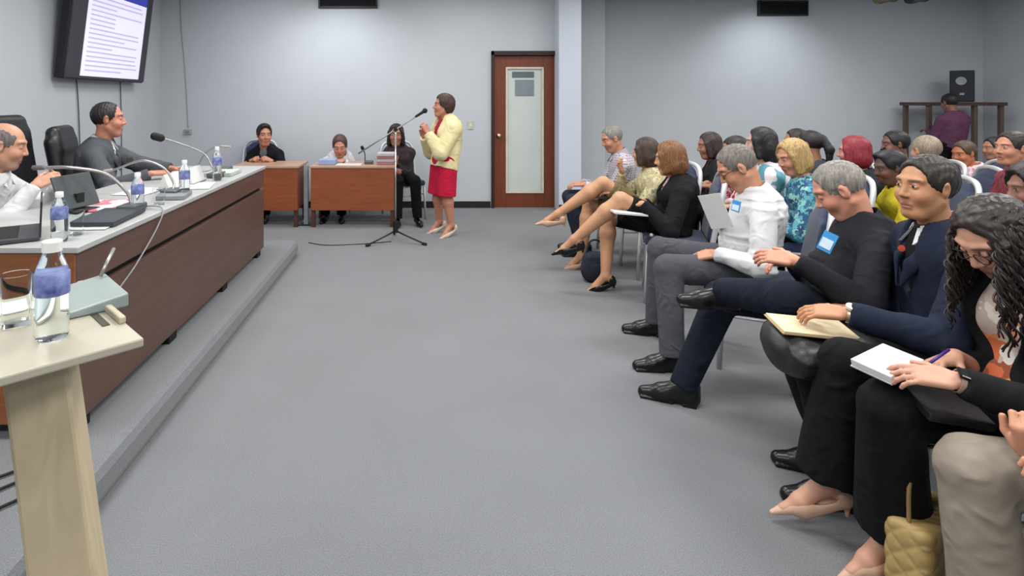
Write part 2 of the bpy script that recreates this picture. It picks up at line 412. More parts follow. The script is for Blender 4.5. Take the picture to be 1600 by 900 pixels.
def hair_sdf(S, R, t, style, q=1.0):
    S.frame(R, t)
    def E(c, r, **k): S.ell(np.array(c)*q, np.array(r)*q, **k)
    def Cc(a, b, r1, r2=None, **k): S.cap(np.array(a)*q, np.array(b)*q, r1*q, (r1 if r2 is None else r2)*q, **k)
    face = lambda: E((.132, 0, -.02), (.1, .118, .16), op='s', k=.01)
    side = lambda: (E((.075, 0, -.09), (.11, .2, .105), op='s', k=.01), E((-.02, 0, -.15), (.2, .2, .085), op='s', k=.012))
    if style in ('short', 'crop', 'high'):
        g = {'short': .01, 'crop': .004, 'high': .014}[style]
        E((-.016, 0, .034), (.097+g, .079+g*.6, .088+g))
        if style == 'high': E((.03, 0, .1), (.06, .06, .035), k=.02)
        face(); side()
    elif style == 'puff':
        E((-.022, 0, .045), (.116, .1, .104)); E((-.04, 0, -.01), (.09, .094, .085), k=.03); face(); side()
    elif style == 'bald':
        E((-.017, 0, .03), (.1, .082, .088)); face(); side(); E((.03, 0, .13), (.13, .07, .085), op='s', k=.015)
    elif style == 'recede':
        E((-.018, 0, .034), (.101, .083, .092)); E((.1, 0, .0), (.075, .085, .125), op='s', k=.015); side()
    elif style in ('bob', 'bobfull'):
        g = .008 if style == 'bob' else .017
        E((-.016, 0, .036), (.1+g*.7, .083+g*.6, .093+g*.7)); E((-.03, 0, -.045), (.08+g, .09+g*.5, .1), k=.03)
        Cc((.045, .07, .03), (.03, .08, -.09), .022, k=.03); Cc((.045, -.07, .03), (.03, -.08, -.09), .022, k=.03)
        face(); E((.06, 0, -.13), (.1, .055, .1), op='s', k=.015)
    elif style in ('long', 'longfront'):
        E((-.016, 0, .036), (.108, .089, .099)); E((-.045, 0, -.05), (.078, .092, .12), k=.03)
        Cc((-.07, 0, -.05), (-.09, 0, -.27), .08, .07, k=.04, flat=2.2, n=(1, 0, 0))
        for y in (1, -1):
            Cc((.04, y*.072, .03), (.02, y*.085, -.1), .024, k=.03)
            if style == 'longfront': Cc((.02, y*.085, -.1), (.055, y*.09, -.27), .028, .022, k=.03)
        face(); E((.06, 0, -.13), (.1, .058, .12), op='s', k=.015)
    elif style == 'bun':
        E((-.016, 0, .034), (.104, .084, .094)); face(); side(); E((-.115, 0, .07), (.045, .048, .045), k=.015)
    elif style == 'pony':
        E((-.016, 0, .034), (.104, .084, .094)); face(); side(); Cc((-.11, 0, .05), (-.15, 0, -.05), .03, .034, k=.02); Cc((-.15, 0, -.05), (-.13, 0, -.2), .034, .02, k=.02)
    elif style == 'afro':
        E((-.025, 0, .04), (.13, .115, .118)); E((-.03, 0, -.03), (.1, .105, .08), k=.04); face(); E((.075, 0, -.1), (.11, .08, .1), op='s', k=.01)
    elif style == 'turban':
        E((-.02, 0, .045), (.112, .094, .098)); E((-.05, 0, -.03), (.085, .085, .09), k=.03); face(); E((.09, 0, -.1), (.11, .2, .1), op='s', k=.012)
    S.frame()

PEOPLE = []
def human(label, pos, yaw=180, z0=0, lod=1, pelvis=(0, 0, .53), head=(.03, 0, 1.17), hd=(0, 8, 0), twist=0, slouch=.03, sw=.172, b=1.0, hs=1.0,
          hands=None, feet=None, skin='#c08a6c', hair=('short', '#1c1614'), top=None, bottom=None, shoes=None, spots=None, seat=True, fem=False,
          jaw=1.0, group=None, seed=0, belly=0, neck=.054, collar=None, legs=True, hairnoise=None, ls=1.0, asc=1.0):
    H = {}; root = thing('person', label, 'person', (pos[0], pos[1], z0), R_(yaw), group); PEOPLE.append(root); H['root'] = root
    c, s_ = math.cos(R_(yaw)), math.sin(R_(yaw)); Rw = np.array([[c, -s_, 0], [s_, c, 0], [0, 0, 1]]); org = np.array([pos[0], pos[1], z0])
    def pt(v):
        if len(v) == 4 and v[0] == 'f': return Rw.T@(np.array([(v[1]-VX)*v[2]/FPX, v[2], v[3]])-org)
        if len(v) == 4: return Rw.T@(at(v[1], v[2], v[3])-org)
        return np.array(v, float)
    H['pt'] = pt
    hh_, hn_, hc_, hr_ = LODS[lod]
    p0 = pt(pelvis); hc = pt(head); Rh = rot('Z', hd[0])@rot('Y', hd[1])@rot('X', hd[2]); Rn = rot('Z', hd[0]*.35)@rot('Y', hd[1]*.55)@rot('X', hd[2]*.5)
    H['Rh'] = Rh; H['hc'] = hc
    nb = hc+Rn@np.array([-.04, 0, -.158])*hs; u = unit(nb-p0); lv = np.array([-math.sin(R_(twist)), math.cos(R_(twist)), 0.]); lv = unit(lv-u*np.dot(lv, u)); fw = np.cross(lv, u)
    wa = p0+(nb-p0)*.34-fw*slouch; chs = p0+(nb-p0)*.7-fw*slouch*.9
    H.update(nb=nb, u=u, fw=fw, lv=lv, ch=chs)
    sh = [nb-u*.09+lv*sw-fw*.01, nb-u*.09-lv*sw-fw*.01]
    if hands is None: hands = [{}, {}]
    arms = []
    for i, sd in ((0, 1), (1, -1)):
        h = dict(w=(.3, sd*.1, .64), f=(1, -sd*.25, -.1), b=(.1, sd*.2, 1), e=(-.5, sd*.5, -.9), curl=22); h.update(hands[i] or {})
        wr = pt(h['w']); el = ik(sh[i], wr, .295*asc, .262*asc, np.array(h['e'], float)); arms.append((sh[i], el, wr, h))
    lg = []
    if feet is None: feet = [{}, {}]
    for i, sd in ((0, 1), (1, -1)):
        d = dict(a=(.43, sd*.1, .09), d=(1, sd*.12, 0), kn=(1, 0, .8)) if seat else dict(a=(0, sd*.085, .09), d=(1, sd*.15, 0), kn=(1, 0, 0))
        d.update(feet[i] or {}); an = pt(d['a']); hp = p0+np.array([0, sd*.088, -.01])
        l1, l2 = d.get('l', (.43*ls, .43*ls)); lg.append((hp, ik(hp, an, l1, l2, np.array(d['kn'], float)), an, d))
    H['arms'] = arms; H['legs'] = lg
    # ---- body (one mesh)
    VV, QQ, CC = [], [], []; nv = 0; base = np.array(lin(skin))
    def chunk(S, h, sp=None, amp=0, noise=None):
        nonlocal nv
        V, Q = S.mesh(h, noise, amp); V = relax(V, Q, 1, .4) if len(V) else V; C_ = np.tile(base, (len(V), 1))
        if sp:
            loc = (V-hc)@Rh/hs
            for (cc, rr, colr, st) in sp:
                d = (((loc-np.array(cc))/np.array(rr))**2).sum(1); wgt = np.clip((1.25-d)/.5, 0, 1)*st
                C_ = C_*(1-wgt[:, None])+np.array(lin(colr))*wgt[:, None]
        VV.append(V); QQ.append(Q+nv); CC.append(C_); nv += len(V)
    S = SDF(); head_sdf(S, Rh, hc, hs, jaw, fem); S.cap(hc+Rh@np.array([-.022, 0, -.06])*hs, nb-u*.03, neck*.95*hs, neck*1.05*hs, k=.03)
    chunk(S, hh_, spots if spots is not None else head_spots())
    S = SDF(); S.cap(p0, wa, .11, .105, flat=1.5, n=fw, k=.04); S.cap(wa, chs, .105, .12, flat=1.5, n=fw, k=.04); S.cap(chs, nb-u*.05, .12, .06, flat=1.6, n=fw, k=.04); S.cap(sh[0], sh[1], .04, k=.04)
    if legs:
        for (hp, kn, an, d) in lg: S.cap(hp, kn, .065, .045, k=.03)
    chunk(S, .016)
    long_s = (top or {}).get('sleeve', 'long') == 'long'
    for i, sd in ((0, 1), (1, -1)):
        a, el, wr, h = arms[i]; S = SDF()
        hl = (hands[i] or {}).get('skip')
        if not long_s: S.cap(a, el, .043, .037, k=.02)
        S.cap(el, el+(wr-el)*.5, .036, .036, k=.02); S.cap(el+(wr-el)*.5, wr, .034, .025, k=.02, flat=1.15, n=h['b'])
        Rf = frame_from(h['f'], h['b']); hand_sdf(S, Rf, wr+Rf[:, 0]*.008, -sd if h.get('flipthumb') else -sd, h['curl'], q=.97 if not fem else .9, spread=h.get('spread', 1), thumb=h.get('thumb', 0), curls=h.get('curls'))
        H['hand%d' % i] = (wr, Rf)
        chunk(S, hn_)
    bare = (bottom or {}).get('kind') == 'skirt' or (shoes or {}).get('kind') == 'pump'
    if bare and legs:
        for (hp, kn, an, d) in lg:
            S = SDF(); ca = kn+(an-kn)*.3-unit(np.cross(np.cross(an-kn, kn-hp), an-kn))*0
            S.cap(hp+(kn-hp)*.5, kn, .07, .058, k=.02); S.cap(kn, ca, .054, .061, k=.02); S.cap(ca, an, .061, .034, k=.02)
            Rf = frame_from(d['d'], d.get('up', (0, 0, 1))); S.frame(Rf, an)
            S.cap((0, 0, 0), (.1, 0, -.05), .032, .027, k=.02); S.cap((-.03, 0, -.035), (-.03, 0, -.045), .028, k=.02); S.cap((.1, 0, -.055), (.16, 0, -.068), .03, .018, k=.02, flat=1.4, n=(0, 0, 1)); S.frame()
            chunk(S, hn_*1.3)
    H['body'] = quad_obj('body', np.concatenate(VV), np.concatenate(QQ), skin_mat(), root, np.concatenate(CC))
    # ---- hair
    if hair and hair[0]:
        S = SDF(); hair_sdf(S, Rh, hc, hair[0], hs); nz, am = (CURLN, .006) if hair[0] == 'afro' else (HAIRN, .0026)
        if hairnoise: nz, am = hairnoise
        V, Q = S.mesh(hr_, nz, am)
        quad_obj('hair', V, Q, mat('hair_'+hair[1], hair[1], .5, var=.45, vscale=1.2, wood=(70, 70, 7), bump=.4, bscale=160), root)
    # ---- top
    def torso(S, off, sleeves, k=.05, hem=True):
        S.cap(p0-u*(.03+t.get('hem', 0)), wa, .152*b+off, .138*b+off, flat=1.38, n=fw, k=k, clipa=hem); S.cap(wa, chs, .138*b+off, .155*b+off, flat=1.38, n=fw, k=k)
        S.cap(chs, nb-u*.07, .155*b+off, .1*b+off, flat=1.45, n=fw, k=k); S.cap(sh[0]-lv*.03, sh[1]+lv*.03, .048+off, k=.04)
        for y in (1, -1): S.cap(nb-u*.03+lv*y*.045-fw*.01, sh[0 if y > 0 else 1], .036+off, .046+off, k=.035)
        if belly: S.ell(wa+fw*.07, (.09+belly, .13*b, .13), k=.07)
        if fem:
            for y in (1, -1): S.ell(chs+fw*.075+lv*y*.065-u*.015, (.055+off, .062+off, .062+off), k=.045)
        if sleeves:
            for i in (0, 1):
                a, el, wr, h = arms[i]
                S.cap(a, el, .05+off, .046+off, k=.012, clipb=(sleeves == 'short'))
                if sleeves == 'long':
                    cuff = wr-unit(wr-el)*.012; S.cap(el, cuff, .047+off, .034+off*.45, k=.01, clipb=True)
    t = top or dict(kind='shirt', m=mat('cloth_grey', '#777777')); off = t.get('off', .008)
    if t['kind'] == 'jacket':
        S = SDF(); torso(S, .0, False); V, Q = S.mesh(hc_, folds(seed+50, 20), .002)
        quad_obj('shirt', V, Q, t['inner'], root)
        S = SDF(); torso(S, off+.012, 'long'); w0 = t.get('vw', .05); dp = t.get('vd', .2)
        S.ell(nb+fw*.12-u*.03, (.11, w0, dp), op='s', k=.01, R=np.stack([fw, lv, u], 1)); S.cap(nb-u*.03, nb+u*.12, .066, .075, op='s', k=.01)
        if t.get('open'): S.cap(nb+fw*.13, p0+fw*.15, w0*.8, w0*1.1, op='s', k=.01)
        V, Q = S.mesh(hc_, folds(seed, 30), t.get('fold', .0055)); quad_obj('jacket', V, Q, t['m'], root)
        if t.get('lapel', True) and lod < 2:
            for y in (1, -1):
                S = SDF(); a0 = nb-u*.02+lv*y*.066+fw*.03; a1 = nb-u*(dp*.62)+lv*y*(w0*.95)+fw*.118; a2 = nb-u*(dp*1.02)+lv*y*.012+fw*.125*b
                S.cap(a0, a1, .022, .026, k=.01, flat=3.2, n=unit(fw+lv*y*.5)); S.cap(a1, a2, .026, .01, k=.01, flat=3.2, n=unit(fw+lv*y*.4))
                V, Q = S.mesh(.0055 if lod == 0 else .008); quad_obj('lapel', V, Q, t['m'], root)
    else:
        S = SDF(); torso(S, off, t.get('sleeve', 'long')); S.cap(nb-u*.03, nb+u*.12, .06, .07, op='s', k=.01)
        if t.get('vneck'): S.ell(nb+fw*.11-u*.0, (.08, .04, t['vneck']), op='s', k=.012, R=np.stack([fw, lv, u], 1))
        V, Q = S.mesh(hc_, folds(seed, t.get('fk', 34)), t.get('fold', .007)); quad_obj(t.get('name', 'shirt'), V, Q, t['m'], root)
    if collar:
        ax = unit(hc+Rh@np.array([-.022, 0, -.06])*hs-nb); cf = unit(fw-ax*np.dot(fw, ax)); cl = np.cross(ax, cf); m = MB(); n = 28; vs = []; fs = []
        for k in range(n+1):
            a = R_(22)+(2*PI-R_(44))*k/n; dr = math.cos(a)*cf*1.04+math.sin(a)*cl; up = .03-.012*math.cos(a); cen = nb-u*.004-cf*.002
            vs += [cen+dr*.063*neck/.054, cen+dr*.066*neck/.054+ax*up*1.3, cen+dr*.071*neck/.054+ax*up*1.3, cen+dr*.092*neck/.054-ax*.008]
        for k in range(n):
            for j in range(4): fs.append((k*4+j, k*4+(j+1) % 4, k*4+4+(j+1) % 4, k*4+4+j))
        fs += [(0, 1, 2, 3), (n*4+3, n*4+2, n*4+1, n*4)]
        m.add(vs, fs)
        for y in (1, -1):
            q0 = nb+u*.012+cf*.07+cl*y*.02; m.prism([q0, q0+cl*y*.05-u*.016-cf*.025, q0-u*.055+cl*y*.028+cf*.035], -fw*.006, fw*.007)
        m.build('collar', collar, root, smooth='auto')
    # ---- bottom
    bo = bottom or dict(kind='trousers', m=mat('cloth_black', '#15151a', .8))
    if legs:
        S = SDF()
        S.ell(p0+np.array([-.01, 0, 0 if seat else -.05]), (.13*b, .168*b, .12) if seat else (.112*b, .15*b, .1), k=.03)
        if bo['kind'] == 'trousers':
            r0, r1, r2 = bo.get('r', (.088, .068, .056))
            for (hp, kn, an, d) in lg:
                S.cap(hp, kn, r0, r1, k=.03); dn = unit(an-kn); S.cap(kn, an-dn*bo.get('short', -.01), r1, r2, k=.012, clipb=True)
            V, Q = S.mesh(hc_, folds(seed+9, 26), bo.get('fold', .006)); quad_obj('trousers', V, Q, bo['m'], root)
        else:
            f = bo.get('f', 1.0); rs_ = bo.get('rs', (.1, .078))
            for (hp, kn, an, d) in lg: S.cap(hp, hp+(kn-hp)*f, rs_[0], rs_[1], k=.05, clipb=True)
            m0 = [hp+(kn-hp)*f*.98 for (hp, kn, an, d) in lg]; S.cap((lg[0][0]+lg[1][0])/2, (m0[0]+m0[1])/2, .095, .075, k=.05, clipb=True)
            V, Q = S.mesh(hc_, folds(seed+9, 13), .003); quad_obj('skirt', V, Q, bo['m'], root)
        so = shoes or dict(kind='oxford', m=mat('leather_black', '#0d0d0e', .35))
        for (hp, kn, an, d) in lg:
            if d.get('noshoe'): continue
            S = SDF(); Rf = frame_from(d['d'], d.get('up', (0, 0, 1))); S.frame(Rf, an)
            if so['kind'] == 'oxford':
                S.cap((-.035, 0, .0), (-.037, 0, -.055), .042, .038, k=.02); S.cap((-.03, 0, -.05), (.1, 0, -.058), .04, .043, k=.02)
                S.cap((.1, 0, -.062), (.182, 0, -.07), .043, .03, k=.02); S.cap((.0, 0, -.005), (.1, 0, -.045), .04, .03, k=.02)
                S.box((.07, 0, -.083), (.13, .04, .008), rnd=.006, k=.004); S.box((.08, 0, -.14), (.35, .2, .05), rnd=0, k=0, op='s'); S.box((.025, 0, -.085), (.02, .2, .008), rnd=0, k=.004, op='s')
            elif so['kind'] == 'flat':
                S.cap((-.035, 0, -.045), (.1, 0, -.062), .036, .038, k=.02); S.cap((.1, 0, -.062), (.165, 0, -.07), .038, .022, k=.02)
                S.ell((.03, 0, -.02), (.085, .028, .035), op='s', k=.01); S.box((.08, 0, -.14), (.35, .2, .052), rnd=0, k=0, op='s')
            else:
                S.cap((.1, 0, -.064), (.2, 0, -.08), .037, .01, k=.015, flat=1.25, n=(0, 0, 1)); S.cap((-.03, 0, -.04), (-.03, 0, -.055), .034, .03, k=.015); S.cap((-.03, 0, -.062), (.1, 0, -.075), .026, .036, k=.015)
                S.ell((.035, 0, -.03), (.085, .03, .042), op='s', k=.008); S.frame(np.eye(3), Rf@np.array([-.045, 0, -.06])+an)
                hl = so.get('heel', .07); S.cap((0, 0, 0), (.0, 0, -hl), .014, .006, k=.012)
            V, Q = S.mesh({0: .0042, 1: .006, 2: .009}[lod]); quad_obj('shoe', V, Q, so['m'], root)
    return H
def glasses(H, hs=1.0, m=None):
    mb = MB(); R, t = H['Rh'], H['hc']; f = lambda p: t+R@(np.array(p)*hs)
    for y in (1, -1):
        mb.tube([f((.101-abs(math.cos(a))*.004, y*.033+.024*math.cos(a), .008+.018*math.sin(a))) for a in np.linspace(0, 2*PI, 17)[:-1]], .0017, 6, True)
        mb.tube([f((.095, y*.058, .014)), f((.06, y*.079, .018)), f((-.01, y*.088, .016))], .0018, 6)
    mb.tube([f((.104, .01, .014)), f((.107, 0, .017)), f((.104, -.01, .014))], .0016, 6)
    return mb.build('glasses', m or mat('black_plastic', '#101012', .35), H['root'], smooth=True)
# ------------------------------------------------------------------ materials used by the place
WALL = mat('wall_paint', '#babfc5', .85, var=.015, vscale=3, bump=.08, bscale=120)
def carpet():
    m = bpy.data.materials.new('carpet'); m.use_nodes = True; nt = m.node_tree; b = nt.nodes['Principled BSDF']; L = nt.links.new
    tc = nt.nodes.new('ShaderNodeTexCoord')
    n = nt.nodes.new('ShaderNodeTexNoise'); n.inputs['Scale'].default_value = 240; n.inputs['Detail'].default_value = 3; L(tc.outputs['Object'], n.inputs['Vector'])
    n2 = nt.nodes.new('ShaderNodeTexNoise'); n2.inputs['Scale'].default_value = 2.2; n2.inputs['Detail'].default_value = 3; L(tc.outputs['Object'], n2.inputs['Vector'])
    n3 = nt.nodes.new('ShaderNodeTexVoronoi'); n3.inputs['Scale'].default_value = 260; L(tc.outputs['Object'], n3.inputs['Vector'])
    r = nt.nodes.new('ShaderNodeValToRGB'); r.color_ramp.elements[0].position = .3; r.color_ramp.elements[1].position = .7
    r.color_ramp.elements[0].color = (*lin('#5c5e61'), 1); r.color_ramp.elements[1].color = (*lin('#7a7d81'), 1); L(n.outputs[0], r.inputs[0])
    mr = nt.nodes.new('ShaderNodeMapRange'); mr.inputs[3].default_value = .9; mr.inputs[4].default_value = 1.1; L(n2.outputs[0], mr.inputs[0])
    mx = nt.nodes.new('ShaderNodeMixRGB'); mx.blend_type = 'MULTIPLY'; mx.inputs[0].default_value = 1; L(r.outputs[0], mx.inputs[1]); L(mr.outputs[0], mx.inputs[2]); L(mx.outputs[0], b.inputs['Base Color'])
    bp = nt.nodes.new('ShaderNodeBump'); bp.inputs['Strength'].default_value = .3; bp.inputs['Distance'].default_value = .004; L(n3.outputs['Distance'], bp.inputs['Height']); L(bp.outputs[0], b.inputs['Normal'])
    b.inputs['Roughness'].default_value = .95; b.inputs['Sheen Weight'].default_value = .15; return m
CARPET = carpet()
WOOD_D = mat('desk_wood_dark', '#584038', .42, vscale=3, var=.14, wood=(3, .5, 9), bump=.05, bscale=200)
WOOD_O = mat('desk_wood_orange', '#8a4a2a', .45, vscale=3, var=.16, wood=(1, 1, 8))
WOOD_DOOR = mat('door_wood', '#6e3620', .45, vscale=3, var=.2, wood=(9, 9, .8))
BLACK = mat('matte_black', '#0c0c0d', .7, var=.1)
DARKMET = mat('dark_metal', '#2a2c30', .4, .6, var=.05)
SILVER = mat('silver_tube', '#c2c4c6', .4, .35, var=.03)
CHROME = mat('satin_chrome', '#c8c8c6', .25, .9, var=.02)
WHITEP = mat('white_plastic', '#d9dad8', .4, var=.02)
PAPER = mat('white_paper', '#c9cac9', .8, var=.03)
LAMI = mat('desk_laminate', '#a9abaa', .3, var=.03)
CREAM = mat('lectern_cream', '#a39e8e', .4, var=.04, vscale=5)
CREAMP = mat('lectern_post_wood', '#a99b80', .5, vscale=3, var=.1, wood=(9, 9, .7))
BLUEF = mat('chair_blue_fabric', '#26324f', .9, var=.12, vscale=90, bump=.3, bscale=300, sheen=.2)
LEATH = mat('black_leather', '#17181a', .42, var=.1, bump=.25, bscale=70)
GLASS = mat('clear_glass', '#f4f8f8', .02, var=0, trans=1, ior=1.2)
PET = mat('clear_bottle_water', '#f2f8fa', .04, var=0, trans=1, ior=1.25)
LABELB = mat('blue_bottle_label', '#343f86', .5, vscale=40, col2='#8e9cc8')

def struct(name, mb, m, parent=None, bevel=0):
    o = mb.build(name, m, parent, bevel=bevel)
    if parent is None: o['kind'] = 'structure'
    return o
YW1, YW2, XL, XR, YB, XS = 7.96, 9.0, -3.59, 8.8, -3.0, 2.16
struct('floor', MB().box(((XL+XR)/2, (YB+YW2)/2, -.05), (XR-XL+.4, YW2-YB+.4, .1)), CARPET)
struct('ceiling', MB().box(((XL+XR)/2, (YB+YW2)/2, CEIL+.05), (XR-XL+.4, YW2-YB+.4, .1)), mat('ceiling_white', '#c9cac8', .9, var=.02))
DX0, DX1, DZ = .985, 1.92, 2.165
m = MB().box(((XL+DX0)/2, YW1+.06, CEIL/2), (DX0-XL, .12, CEIL)).box(((XS+DX1)/2, YW1+.06, CEIL/2), (XS-DX1, .12, CEIL)).box(((DX0+DX1)/2, YW1+.06, (CEIL+DZ)/2), (DX1-DX0, .12, CEIL-DZ))
struct('wall_far', m, WALL)
struct('wall_return', MB().box((XS-.06, (YW1+YW2)/2+.06, CEIL/2), (.12, YW2-YW1, CEIL)), WALL)
struct('wall_far_right', MB().box(((XS+XR)/2, YW2+.06, CEIL/2), (XR-XS, .12, CEIL)), WALL)
struct('wall_left', MB().box((XL-.06, (YB+YW1)/2, CEIL/2), (.12, YW1-YB+.24, CEIL)), WALL)
struct('wall_right', MB().box((XR+.06, (YB+YW2)/2, CEIL/2), (.12, YW2-YB+.24, CEIL)), WALL)
struct('wall_back', MB().box(((XL+XR)/2, YB-.06, CEIL/2), (XR-XL, .12, CEIL)), WALL)
struct('wall_pillar', MB().box((2.01, 7.83, CEIL/2), (.3, .26, CEIL)), mat('pillar_paint', '#c3cad6', .8, var=.01), bevel=.006)
struct('wall_pilaster', MB().box((2.5, 8.82, CEIL/2), (.56, .36, CEIL)), WALL, bevel=.006)
BASEB = mat('black_baseboard', '#1d1a1b', .5, var=.05)
struct('baseboard_far', MB().box(((XL+DX0)/2, YW1-.008, .045), (DX0-XL-.02, .016, .09)), BASEB)
struct('baseboard_right', MB().box((5.8, YW2-.008, .045), (6.0, .016, .09)), BASEB)
struct('baseboard_pillar', MB().box((2.01, 7.692, .045), (.3, .016, .09)), BASEB)
# raised platform
struct('floor_dais', MB().box(((XL-1.17)/2, (YB+5.57)/2, .0725), (-1.17-XL, 5.57-YB, .155)), CARPET, bevel=.045)
# door
d = bpy.data.objects.new('door_1', None); COL.objects.link(d); d.location = ((DX0+DX1)/2, YW1, 0); d['kind'] = 'structure'; d['label'] = 'brown wooden door with a tall narrow frosted glass pane'
W2 = (DX1-DX0)/2
MB().box((-W2+.02, .03, DZ/2), (.04, .14, DZ)).box((W2-.02, .03, DZ/2), (.04, .14, DZ)).box((0, .03, DZ-.03), (2*W2, .14, .06)).build('door_frame', mat('dark_frame', '#2c1812', .5), d, bevel=.004)
gx, g0, g1 = .262, .2, 1.945
lf = MB().box((-(W2-.04+gx)/2, .045, (DZ-.06)/2), (W2-.04-gx, .045, DZ-.06)).box(((W2-.04+gx)/2, .045, (DZ-.06)/2), (W2-.04-gx, .045, DZ-.06)).box((0, .045, g0/2), (2*gx, .045, g0)).box((0, .045, (DZ-.06+g1)/2), (2*gx, .045, DZ-.06-g1)).build('door_leaf', WOOD_DOOR, d, bevel=.003)
MB().box((0, .045, (g0+g1)/2), (2*gx, .012, g1-g0)).build('pane', mat('frosted_pane', '#c3cac6', .35, var=.04, vscale=2), d)
tr = MB()
for sx in (-1, 1): tr.box((sx*(gx-.012), .018, (g0+g1)/2), (.024, .012, g1-g0))
for zz in (g0+.012, g1-.012): tr.box((0, .018, zz), (2*gx-.05, .012, .024))
tr.build('glazing_bead', mat('cream_bead', '#cfc8b4', .5), d)
MB().box((-.02, .034, 1.842), (.3, .012, .08)).build('sign_plate', mat('sign_dark', '#5a686c', .6), d)
MB().box((-.0, .034, 1.66), (.26, .012, .22)).build('sign_board', mat('sign_grey', '#7b858f', .6), d)
MB().lathe([(.0, 0), (.03, 0), (.03, .008), (.012, .014), (.012, .035), (.026, .045), (.028, .058), (.018, .068), (.0, .07)], (-W2+.105, .02, 1.0), 16, rot('X', 90)).build('door_knob', mat('brass_knob', '#c9b48a', .3, .8), d, smooth=True)

# ------------------------------------------------------------------ fixtures on the walls
def vent(px0, px1, pyb, Y, label):
    x0, x1 = (px0-VX)*Y/FPX, (px1-VX)*Y/FPX; z0 = EYE-(pyb-VY)*Y/FPX; h = .24
    t = thing('air_vent', label, 'vent', ((x0+x1)/2, Y, z0), 0, 'black air vents high on the far walls'); W = x1-x0
    MB().box((0, -.006, h/2), (W, .01, h)).build('backing', BLACK, t)
    fr = MB()
    for sx in (-1, 1): fr.box((sx*(W/2-.012), -.022, h/2), (.024, .03, h))
    for zz in (.012, h-.012): fr.box((0, -.022, zz), (W-.05, .03, .024))
    fr.build('frame', mat('vent_black', '#1d1e22', .5), t)
    pm = MB().box((0, 0, 0), (W-.05, .03, .004), rot('X', 35)).build('slat', mat('vent_slat', '#2c2d31', .5), t, loc=(0, -.02, .035))
    for k in range(1, 7):
        c = pm.copy(); COL.objects.link(c); c.location = (0, -.02, .035+k*.03)
vent(498, 590, 13, YW1, 'black air vent on the wall above the small front desk')
vent(1183, 1261, 25, YW2, 'black air vent on the wall above the audience')
sw = thing('light_switch', 'pale wall switch plate left of the brown door', 'switch', tuple(at(735, 195, YW1)))
MB().box((0, -.006, 0), (.075, .012, .12)).build('plate', mat('switch_cream', '#b9bda8', .5), sw, bevel=.003); MB().box((0, -.015, 0), (.02, .012, .04)).build('rocker', WHITEP, sw)
jk = thing('wall_socket', 'small grey wall box at the end of the hanging cord', 'socket', tuple(at(294, 206, YW1)))
MB().box((0, -.015, 0), (.1, .03, .07)).build('plate', mat('socket_grey', '#9a9a9c', .5), jk, bevel=.004); MB().box((0, -.032, 0), (.05, .008, .03)).build('socket_face', mat('socket_face', '#77777a', .5), jk)
def cord(name, label, pts, r, m, cat='cord'):
    o = MB().tube(bez(pts, 8), r, 6).build(name, m, smooth=True); return tag(o, label, cat)
GREYC = mat('grey_cord', '#8d8f90', .6); DKC = mat('dark_cord', '#3c3e41', .6)
cord('power_cable', 'grey cord hanging down the far wall to a small box', [at(281, -20, YW1-.01), at(283, 40, YW1-.01), at(289, 110, YW1-.01), at(292, 160, YW1-.01), at(294, 200, YW1-.012)], .004, GREYC)
XT = -3.575
def onleft(px, py):
    Y = XT*FPX/(px-VX); return at(px, py, Y)
cord('power_cable', 'dark cord under the monitor, nearest the camera', [onleft(118, 118), onleft(121, 140), onleft(124, 200), onleft(126, 280)], .006, DKC)
cord('power_cable', 'thin dark cord under the far end of the monitor', [onleft(188, 128), onleft(189, 160), onleft(190, 220), onleft(190, 280)], .005, DKC)
# wall monitor
mon = thing('wall_monitor', 'large dark-framed wall monitor showing a slide of text', 'monitor', (-3.57, 6.38, 2.3))
Rt = rot('Y', 7); MW, MH = 1.62, 1.2
MB().box((.14, 0, 0), (.09, MW, MH), Rt).build('housing', mat('monitor_black', '#15171b', .4), mon, bevel=.012)
MB().box((.185, 0, 0), (.03, MW-.02, MH-.02), Rt).build('bezel', mat('monitor_bezel', '#34363c', .35), mon, bevel=.006)
MB().box((.04, 0, .1), (.12, .3, .3)).build('wall_bracket', DARKMET, mon)
def emis(name, c, s):
    return mat(name, c, .4, var=0, emit=(c, s))
SW, SH = 1.2, 1.08; of = Rt@np.array([.2015, .04, 0]); ctr = np.array([.0, 0, 0])+of
MB().box(ctr, (.004, SW, SH), Rt).build('screen', emis('screen_white', '#c9c6e4', .85), mon)
HB = Rt@np.array([.2045, .04, SH/2-.1]); MB().box(HB, (.003, SW, .2), Rt).build('screen_header', emis('screen_blue', '#26338c', .8), mon)
HB2 = Rt@np.array([.2065, .3, SH/2-.1]); MB().box(HB2, (.003, .34, .045), Rt).build('screen_title', emis('screen_pale', '#a9b2dd', .8), mon)
TX = emis('screen_text', '#a9a6c9', .68)
rs = random.Random(5)
for k in range(17):
    zz = SH/2-.25-k*.048; wd = SW*rs.choice([.86, .84, .88, .6, .85, .4]); MB().box(Rt@np.array([.2043, .04-SW/2+.06+wd/2, zz]), (.002, wd, .017), Rt).build('text_line', TX, mon)
